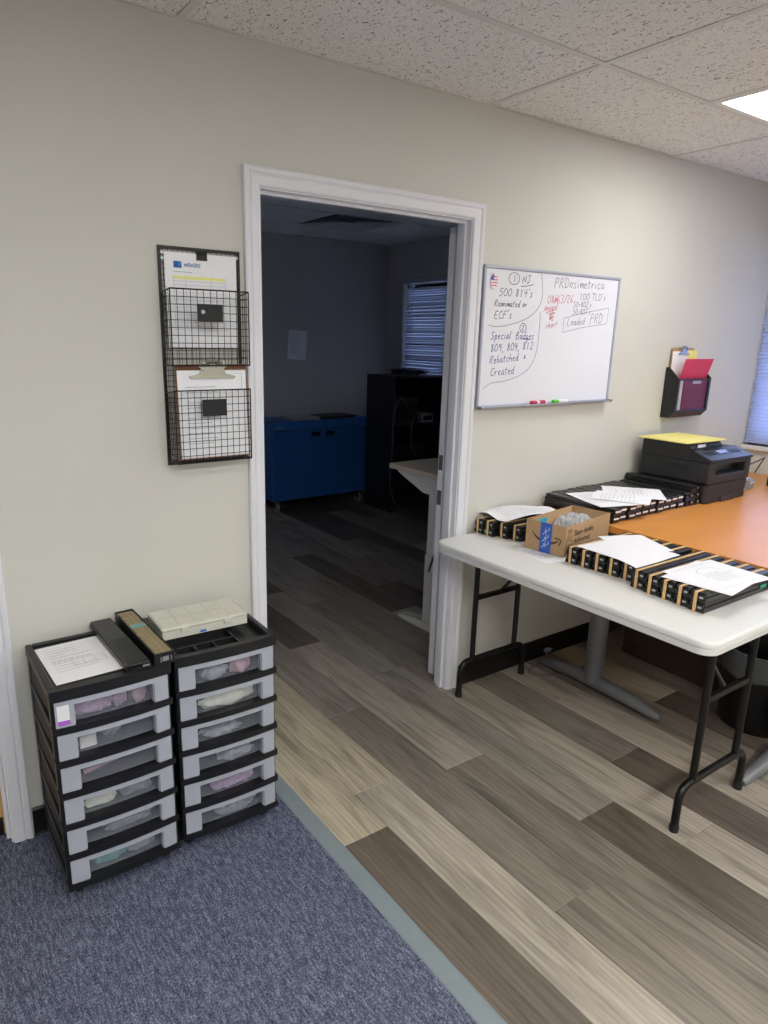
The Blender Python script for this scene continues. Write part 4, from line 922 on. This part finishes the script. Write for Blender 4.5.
# ------------------------------------------------------------------ orange L-shaped desk
od = thing('desk', 'orange wood-look corner desk with grey T-shaped legs behind the folding table', 'desk', (1.49, -.02, 0))
outl = [(0, 0), (1.86, 0), (1.86, -.76), (.74, -.76), (.74, -1.62), (0, -1.62)]
mb = MB().prism(outl, 'z', DZ-.028, DZ); mb.build('desk_top', 'desk_orange', od)
def tleg(x, y, along):
    d = (0, 1) if along == 'y' else (1, 0)
    def P(a, z): return (x+d[0]*a, y+d[1]*a, z)
    mb = MB(); mb.tube([P(-.345, .020), P(-.33, .022), P(-.1, .045), P(0, .05), P(.1, .045), P(.28, .024), P(.29, .02)], .03, 12, [.014, .021, .032, .036, .032, .021, .014]); mb.build('foot', 'grey_paint', od, True)
    MB().tube([(x, y, .05), (x, y, DZ-.05)], .043, 16).build('column', 'grey_paint', od, True)
    MB().box(x-.05 if along == 'y' else x-.28, x+.05 if along == 'y' else x+.28, y-.28 if along == 'y' else y-.05, y+.28 if along == 'y' else y+.05, DZ-.052, DZ-.029, .003).build('support_bar', 'grey_paint', od)
tleg(.078, -.352, 'y'); tleg(.275, -1.12, 'x'); tleg(1.72, -.352, 'y')

# ------------------------------------------------------------------ papers on the trays
st = TZ+2*(TH+.0006)+.0035
sheet('paper_sheet', 'blank white sheets sagging over the middle tray stack', 1.224, -.690, st+.002, .25, .27, math.radians(-2), lambda u, v: -.030*max(0, -v-.18)**1.4*max(0, .35-u)*2.2-.012*max(0, v-.35), prints=None)
sheet('paper_sheet', 'white sheet poking out under the paper on the middle tray stack', 1.335, -.645, st-.0002, .19, .22, math.radians(-24), prints=None, th=.0007)
sheet('paper_sheet', 'white printed drawing on the tray stack at the near table end', 1.245, -1.018, st+.0025, .275, .225, math.radians(-4), lambda u, v: -.004*abs(u), prints='drawing')
sheet('paper_sheet', 'white page half hidden under the drawing on the near tray stack', 1.215, -1.022, st, .275, .225, math.radians(7), lambda u, v: 0, prints=None)
sheet('paper_sheet', 'crumpled white pages on the tray stack by the door frame', 1.30, -.118, st+.016, .36, .19, math.radians(-8), lambda u, v: .012*math.sin(5*u+2)+.006*math.sin(7*v), prints='form')
sheet('paper_sheet', 'white form sticking out beneath the cardboard box', 1.086, -.408, TZ+.0003, .13, .20, math.radians(-10), prints='form', th=.0005)
sd = DZ+2*(TH+.0008)+.003
sheet('paper_sheet', 'left white printed page on the tray row at the wall', 1.64, -.27, sd, .22, .27, math.radians(-18), lambda u, v: .010*max(0, v)**2, prints='form')
sheet('paper_sheet', 'middle white page peaked up on the tray row at the wall', 1.735, -.30, sd+.0035, .20, .25, math.radians(28), lambda u, v: .018*max(0, .25-abs(u))*2, prints='form')
sheet('paper_sheet', 'right white printed page on the tray row at the wall', 1.875, -.26, sd+.002, .24, .27, math.radians(40), lambda u, v: .0, prints='form', th=.0006)

# ------------------------------------------------------------------ cardboard box with bubble wrap
cb = thing('cardboard_box', 'open brown shipping box with blue tape and printed slogan on the folding table', 'box', (1.093, -.308, TZ+.0022), math.radians(9))
bl, bw, bh, bt = .358, .178, .123, .004       # along x, along -y, height
MB().box(0, bl, -bw, 0, 0, bt).build('box_bottom', 'cardboard', cb)
MB().box(0, bt, -bw, 0, bt, bh).build('box_wall', 'cardboard', cb); MB().box(bl-bt, bl, -bw, 0, bt, bh).build('box_wall', 'cardboard', cb)
MB().box(bt, bl-bt, -bw, -bw+bt, bt, bh).build('box_wall', 'cardboard', cb); MB().box(bt, bl-bt, -bt, 0, bt, bh).build('box_wall', 'cardboard', cb)
o = MB().box(.02, bl-.02, -.0035, 0, -.055, 0).build('box_flap', 'cardboard', cb); o.location = (0, -.006, bh-.002); o.rotation_euler = (math.radians(-14), 0, 0)
o = MB().box(0, .0035, -bw+.015, -.015, -.05, 0).build('box_flap', 'cardboard', cb); o.location = (bl-.009, 0, bh-.002); o.rotation_euler = (0, math.radians(14), 0)
MB().box(-.0008, 0, -.118, -.066, .0, bh+.0002).build('tape', 'tape_blue', cb)
mb = MB(); Mt = lambda u, v: (-.0014, -u, v)
for k, (a, b) in enumerate(((.082, .026), (.100, .036), (.084, .052), (.098, .064), (.084, .080), (.100, .094))): ribbon(mb, smooth2([(a-.006, b-.008), (a, b), (a+.007, b+.004), (a+.003, b+.012)]), .0028, Mt)
ribbon(mb, smooth2([(.089, .02), (.094, .06), (.09, .105)]), .002, Mt); mb.build('tape_print', 'tape_white', cb)
mb = MB(); pts = smooth2([(.028, .080), (.050, .055), (.085, .042), (.125, .045), (.150, .060)], 3)
def thick(i, n): return .009*(1-abs(2*i/n-1)**2)+.0018
Mx = lambda u, v: (-.0006, -u, v)
n = len(pts); vs = []
for i, (a, b) in enumerate(pts): vs += [Mx(a, b+thick(i, n)/2), Mx(a, b-thick(i, n)/2)]
mb.add(vs, [(2*i, 2*i+1, 2*i+3, 2*i+2) for i in range(n-1)]); ribbon(mb, smooth2([(.132, .068), (.155, .070), (.160, .060), (.152, .042)], 2), .005, Mx); mb.build('smile_print', 'card_ink', cb)
R90 = (PI/2, 0, 0)
text_mesh('slogan_print', 'Slam dunks', .034, 'card_ink', cb, (.066, -bw-.0006, .076), R90); text_mesh('slogan_print', 'delivered.', .034, 'card_ink', cb, (.066, -bw-.0006, .043), R90)
mb = MB(); Mf = lambda u, v: (u, -bw-.0006, v)
for x in (.022, .038): ribbon(mb, [(x, .082), (x, .108)], .003, Mf); ribbon(mb, [(x-.006, .099), (x, .110), (x+.006, .099)], .003, Mf)
ribbon(mb, [(.012, .077), (.048, .077)], .003, Mf)
for a, b in (((.010, .066), (.050, .066)), ((.010, .012), (.050, .012)), ((.010, .012), (.010, .066)), ((.050, .012), (.050, .066)), ((.010, .045), (.050, .045))): ribbon(mb, [a, b], .003, Mf)
for k in range(4): ribbon(mb, [(.016, .018+.006*k), (.044, .018+.006*k)], .0026, Mf)
ribbon(mb, [(.072, .022), (.112, .022)], .009, Mf); mb.build('handling_print', 'card_ink', cb)
def crumple(name, label, cat, loc, rz, lx, ly, base, amp, m, seed, n=18):
    rnd = random.Random(seed); hs = [[rnd.uniform(0, 1) for _ in range(n+1)] for _ in range(n+1)]
    vs = []
    for k in (0, 1):
        for j in range(n+1):
            for i in range(n+1):
                u, v = i/n-.5, j/n-.5; e = 1-max(abs(u), abs(v))*2
                z = base*(1-(2*u)**4*.6)*(1-(2*v)**4*.5)+amp*hs[j][i]*min(1, e*3+.3)
                vs.append((u*lx, v*ly, z if k == 0 else -.0))
    nn = (n+1)**2; fs = []
    for j in range(n):
        for i in range(n):
            a = j*(n+1)+i; fs += [(a, a+1, a+n+2, a+n+1), (nn+a, nn+a+n+1, nn+a+n+2, nn+a+1)]
    for i in range(n): fs += [(i, nn+i, nn+i+1, i+1), (n*(n+1)+i, n*(n+1)+i+1, nn+n*(n+1)+i+1, nn+n*(n+1)+i)]
    for j in range(n): a = j*(n+1); b = a+n; fs += [(a, a+n+1, nn+a+n+1, nn+a), (b, nn+b, nn+b+n+1, b+n+1)]
    o = MB().add(vs, fs).build(name, m, None); o.location = loc; o.rotation_euler = (0, 0, rz); return tag(o, label, cat)
ca, sa = math.cos(math.radians(9)), math.sin(math.radians(9))
def inbox(u, v, z): return (1.093+u*ca-v*sa, -.308+u*sa+v*ca, TZ+z)
crumple('bubble_wrap', 'crumpled clear bubble wrap filling the shipping box', 'bubble wrap', inbox(.232, -.089, .008), math.radians(9), .20, .150, .092, .026, 'bubble', 4)
o = MB().box(-.046, .046, -.0015, .0015, 0, .107, .001).build('teal_card', 'teal'); o.location = inbox(.074, -.020, .008); o.rotation_euler = (0, 0, math.radians(9)); tag(o, 'teal printed packet standing inside the shipping box', 'packet')
o = MB().box(-.0012, .0012, -.03, .03, 0, .10).build('white_card', 'paper'); o.location = inbox(.022, -.075, .012); o.rotation_euler = (0, math.radians(6), math.radians(9)); tag(o, 'white slip standing at the taped end inside the shipping box', 'paper')

# ------------------------------------------------------------------ printer
pr = thing('printer', 'black multifunction laser printer at the wall end of the orange desk', 'printer', (2.228, -.425, DZ))
PWD, PDP = .40, .375
slab([(.012, 0), (.006, .006), (.004, .095), (.0045, .0955)], PWD/2, PDP/2, .03).build('paper_cassette', 'printer_black', pr, True)
kids_pr = [c for c in bpy.data.objects if c.parent == pr]
kids_pr[0].location = (PWD/2, PDP/2, 0)
# side profile: body extruded along x, front (y=0) with output slot and sloped control panel
MB().box(.004, PWD-.004, .06, PDP-.002, .0965, .205, .008).build('body', 'printer_black', pr)
mb = MB(); mb.box(.004, .07, .004, .066, .0965, .205, .008); mb.box(PWD-.055, PWD-.004, .004, .066, .0965, .205, .008); mb.box(.06, PWD-.05, .004, .066, .0965, .142, .006); mb.box(.06, PWD-.05, .004, .066, .188, .205, .004); mb.build('front_cover', 'printer_black', pr)
MB().box(.065, PWD-.05, .05, .062, .142, .188).build('output_slot', 'printer_dark', pr)
MB().prism([(.000, .206), (.11, .206), (.11, .252), (.10, .254), (.000, .218)], 'x', .004, PWD-.004).build('control_panel', 'printer_dark', pr)
o = MB().box(.15, .24, -.03, .0, 0, .0012).build('display', 'screen', pr); o.location = (0, .072, .2465); o.rotation_euler = (math.radians(19.8), 0, 0)
mb = MB()
for i in range(5):
    for j in range(2): mb.cyl((.05+.016*i, -.012-.016*j, .001), .005, .002, 'z', 8)
    mb.cyl((.27+.02*i, -.012, .001), .005, .002, 'z', 8); mb.cyl((.27+.02*i, -.030, .001), .005, .002, 'z', 8)
o = mb.build('keypad', 'black_plastic', pr); o.location = (0, .076, .2462); o.rotation_euler = (math.radians(19.8), 0, 0)
MB().prism([(.111, .206), (PDP-.004, .206), (PDP-.004, .278), (PDP-.02, .286), (.125, .286), (.111, .262)], 'x', .003, PWD*.72).build('scanner_lid', 'printer_black', pr)
MB().prism([(.111, .206), (PDP-.004, .206), (PDP-.004, .245), (PDP-.02, .25), (.111, .25)], 'x', PWD*.72+.0015, PWD-.003).build('scanner_base', 'printer_black', pr)
MB().box(.06, .13, .1085, .1108, .262, .277).build('sticker', 'label_white', pr)
mb = MB(); mb.box(.0005, .0042, .11, .20, .157, .176, .0015); mb.build('side_handle', 'printer_dark', pr)
mb = MB(); mb.box(.0018, .0042, .006, PDP-.006, .0945, .0975); mb.box(.0018, .0042, .006, PDP-.006, .2045, .207); mb.build('seam', 'printer_dark', pr)
MB().box(.14, .26, -.0005, .004, .002, .028, .001).build('cassette_grip', 'printer_dark', pr)
MB().box(.355, .368, -.0008, .0, .03, .047).build('logo_dot', 'device_grey', pr)
sheet('yellow_pad', 'yellow sheets lying on top of the printer', 2.365, -.185, DZ+.2868, .335, .275, math.radians(-3), lambda u, v: .0, prints=None, cat='paper', matn='yellow_pad', th=.006)
o = MB().tube([(2.63, -.25, DZ+.12), (2.80, -.27, DZ+.10), (3.0, -.28, DZ+.13), (3.25, -.2, DZ+.12), (3.33, -.12, DZ+.005)], .0035, 7).build('power_cable', 'cable_black', None, True); tag(o, 'black cable running from the printer toward the window', 'cable')
gb = thing('power_adapter', 'small grey plastic device on the desk right of the printer', 'device', (2.80, -.35, DZ), math.radians(10))
MB().box(0, .08, 0, .07, 0, .05, .006).build('casing', 'device_grey', gb); MB().box(.004, .076, -.002, .001, .030, .040).build('front_vent', 'vent_grey', gb)
for x in (.02, .06): MB().box(x-.006, x+.006, .02, .05, .050, .056, .001).build('socket', 'vent_grey', gb)
bx = thing('black_device', 'black device at the right edge on the desk', 'device', (2.99, -.43, DZ), math.radians(-8)); MB().box(0, .12, 0, .09, 0, .075, .006).build('casing', 'black_plastic', bx); MB().box(.02, .10, -.002, .001, .02, .05, .0005).build('front_panel', 'printer_dark', bx)

# ------------------------------------------------------------------ under the desk
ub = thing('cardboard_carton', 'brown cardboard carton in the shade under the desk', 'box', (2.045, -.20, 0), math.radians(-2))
mb = MB(); mb.box(0, .40, -.56, 0, 0, .42, .003); mb.build('carton_body', 'carton_shaded', ub)
for a in ((0.004, .198), (.202, .396)): MB().box(a[0], a[1], -.558, -.002, .4205, .4245).build('flap', 'carton_shaded', ub)
mb = MB(); Mc = lambda u, v: (-.0006, -u, v); ribbon(mb, circ(.06, .09, .016, .016), .004, Mc); hand(mb, 'RECYCLE', .09, .08, .022, .003, Mc, 0, 0, .8, .02); mb.build('carton_print', 'card_ink', ub)
bn = thing('waste_bin', 'round black waste bin with a clear liner under the desk', 'bin', (1.935, -.935, 0))
MB().lathe([(0, 0), (.138, 0), (.142, .006), (.168, .34), (.174, .344), (.174, .352), (.166, .352), (.163, .344), (.137, .01), (0, .01)], 28).build('bin_body', 'bin_black', bn, True)
mb = MB(); n = 40; pr_ = [(.1755, .25), (.178, .30), (.1765, .356), (.170, .360), (.160, .30)]; vs = []
for r, z in pr_:
    for j in range(n): a = 2*PI*j/n; q = r+.003*math.sin(7*a)*(1 if z < .34 else .3); vs.append((q*math.cos(a), q*math.sin(a), z+.008*math.sin(5*a+1)*(1 if z < .3 else .2)))
mb.add(vs, [(i*n+j, i*n+(j+1) % n, (i+1)*n+(j+1) % n, (i+1)*n+j) for i in range(len(pr_)-1) for j in range(n)]); mb.build('liner', 'liner', bn, True)
def cable(label, pts, r, m): 
    P = [Vector(p) for p in pts]; q = P
    for _ in range(2):
        o = [q[0]]
        for a, b in zip(q, q[1:]): o += [a*.75+b*.25, a*.25+b*.75]
        q = o+[q[-1]]
    return tag(MB().tube(q, r, 6).build('cable', m, None, True), label, 'cable')
cable('pale grey cable looping on the floor by the black baseboard', [(1.62, -.055, .05), (1.60, -.06, .012), (1.50, -.075, .006), (1.42, -.10, .006), (1.46, -.17, .006), (1.60, -.22, .006), (1.80, -.2, .006), (1.90, -.1, .006)], .004, 'cable_grey')
pg = thing('power_plug', 'grey plug at the end of the cable near the baseboard', 'plug', (1.62, -.055, .055)); MB().box(-.014, .022, -.011, .011, -.008, .010, .003).build('plug_body', 'device_grey', pg); mb = MB(); mb.box(.022, .036, -.006, -.003, -.002, .004); mb.box(.022, .036, .003, .006, -.002, .004); mb.build('plug_pins', 'silver', pg)

# ------------------------------------------------------------------ dark room
bc_ = thing('blue_cabinet', 'blue two-door steel cabinet on casters in the dark room', 'cabinet', (1.80, 3.26, 0), 0)
cw, cdp, cz0, cz1 = 1.05, .42, .115, .835
MB().box(0, cw, .02, cdp, cz0, cz1-.075, .003).build('cabinet_body', 'blue_cab', bc_)
MB().box(-.008, cw+.008, -.012, cdp+.008, cz1-.075, cz1, .006).build('cabinet_top', 'blue_cab_top', bc_)
for i, (a, b) in enumerate(((.006, cw/2-.003), (cw/2+.003, cw-.006))):
    d = MB().box(a, b, 0, .0195, cz0+.004, cz1-.08, .002).build('door', 'blue_cab', bc_)
    x = b-.075 if i == 0 else a+.075
    h = MB().box(x-.045, x+.045, -.0022, -.0002, cz1-.145, cz1-.105, .0008); h.build('handle_recess', 'printer_dark', d)
MB().box(.03, .11, -.0145, -.0125, cz1-.052, cz1-.044).build('maker_mark', 'device_grey', bc_)
MB().cyl((cw-.12, -.013, cz1-.045), .011, .006, 'y', 12).build('lock', 'chrome', bc_, True)
for x in (.07, cw-.07):
    for y in (.07, cdp-.06):
        c = MB(); c.cyl((x, y, .104), .025, .02, 'z', 10); c.box(x-.018, x-.014, y-.03, y+.03, .04, .096); c.box(x+.014, x+.018, y-.03, y+.03, .04, .096); c = c.build('caster', 'chrome', bc_); MB().cyl((x, y, .045), .045, .025, 'x', 16).build('wheel', 'device_grey', c, True)
o = MB().box(2.02, 2.32, 3.30, 3.52, .8355, .860, .003).build('paper_pile', 'bag_grey'); tag(o, 'pale pile of papers on top of the blue cabinet', 'papers')
o = MB(); o.box(2.34, 2.72, 3.30, 3.55, .8355, .858, .003); tag(o.build('laptop', 'dark_device'), 'closed dark laptop lying on the blue cabinet', 'laptop')
ws = thing('wall_notice', 'white notice sheet taped to the far wall of the dark room', 'paper', (2.315, DY-.003, 1.495)); ws.rotation_euler = (0, math.radians(4), 0)
MB().box(-.10, .10, -.001, .001, -.135, .135).build('page', 'paper', ws)
mb = MB()
for q in range(9): mb.box(-.08, -.08+random.uniform(.06, .15), -.0018, -.0012, .10-.022*q, .103-.022*q)
mb.build('print', 'paper_print', ws)
rk = thing('equipment_shelf', 'tall black open equipment shelf in the corner of the dark room', 'shelf', (2.77, 2.78, 0))
for x in (0, .56): MB().box(x, x+.02, 0, .42, 0, 1.25, .002).build('side_panel', 'dark_device', rk)
for z in (.06, .42, .80, 1.23): MB().box(.021, .559, 0, .42, z, z+.02, .001).build('shelf_board', 'dark_device', rk)
MB().box(.021, .559, .405, .419, .081, 1.229).build('back_panel', 'black_matte', rk)
def device(label, x0, x1, y0, y1, z0, z1, m, face):
    t = thing('electronic_device', label, 'device', (x0, y0, z0)); MB().box(0, x1-x0, 0, y1-y0, 0, z1-z0, .004).build('casing', m, t)
    MB().box(.015, x1-x0-.015, -.003, -.0002, (z1-z0)*.2, (z1-z0)*.8, .0008).build('front_panel', face, t)
device('wide dark unit on the upper board of the black equipment shelf', 2.81, 3.07, 2.80, 3.1, .8205, 1.05, 'dark_device', 'printer_dark')
device('small grey unit with a round port on the black equipment shelf', 3.12, 3.26, 2.80, 2.95, .8205, .90, 'device_grey', 'printer_dark')
device('dark unit on the middle board of the black equipment shelf', 2.81, 3.2, 2.80, 3.1, .4405, .62, 'dark_device', 'printer_dark')
device('low dark unit on the bottom board of the black equipment shelf', 2.81, 3.2, 2.80, 3.1, .0805, .28, 'dark_device', 'black_matte')
lump('dark_bag', 'dark soft bag slumped on top of the black equipment shelf', 'bag', 3.10, 2.98, 1.2505, .17, .12, .03, 'dark_device', 31)
cable('thin cable hanging down the left of the black shelf', [(2.90, 2.77, 1.02), (2.82, 2.74, 1.07), (2.74, 2.73, .98), (2.735, 2.74, .75), (2.74, 2.74, .5)], .004, 'cable_grey')
cable('thin cable hanging across the front of the black shelf', [(3.10, 2.76, .98), (2.98, 2.75, .90), (2.94, 2.74, .66), (3.03, 2.75, .52)], .004, 'cable_grey')
cable('loose cable lying on the floor by the blue cabinet', [(2.72, 2.74, .45), (2.70, 2.70, .2), (2.78, 2.62, .006), (2.68, 2.50, .006), (2.52, 2.62, .006), (2.50, 2.8, .006)], .004, 'cable_grey')
# standing desk in the dark room
sd_ = thing('standing_desk', 'height-adjustable desk with pale wood top and white legs in the dark room', 'desk', (1.30, .205, 0))
MB().box(0, 1.45, 0, .69, .872, .900, .002).build('desk_top', 'wood_edge', sd_)
for x in (.055, 1.33):
    MB().prism([(.03, .8715), (.655, .8715), (.655, .855), (.43, .775), (.25, .775), (.03, .855)], 'x', x-.02, x+.045).build('top_bracket', 'white_metal', sd_)
    MB().box(x-.022, x+.047, .29, .39, .045, .44, .003).build('leg_outer', 'white_metal', sd_)
    MB().box(x-.017, x+.042, .296, .384, .44, .776, .003).build('leg_inner', 'white_metal', sd_)
    MB().prism([(.05, 0), (.60, 0), (.60, .014), (.42, .045), (.26, .045), (.05, .014)], 'x', x-.025, x+.05).build('foot', 'white_metal', sd_)
MB().box(.10, 1.33, .32, .36, .815, .855).build('cross_beam', 'white_metal', sd_)
device('black phone-sized unit on the pale standing desk', 1.50, 1.66, .50, .64, .9005, .94, 'black_plastic', 'printer_dark')
cable('black cable hanging under the standing desk', [(1.36, .62, .84), (1.34, .52, .76), (1.33, .45, .66), (1.30, .47, .50), (1.31, .53, .36)], .005, 'cable_black')
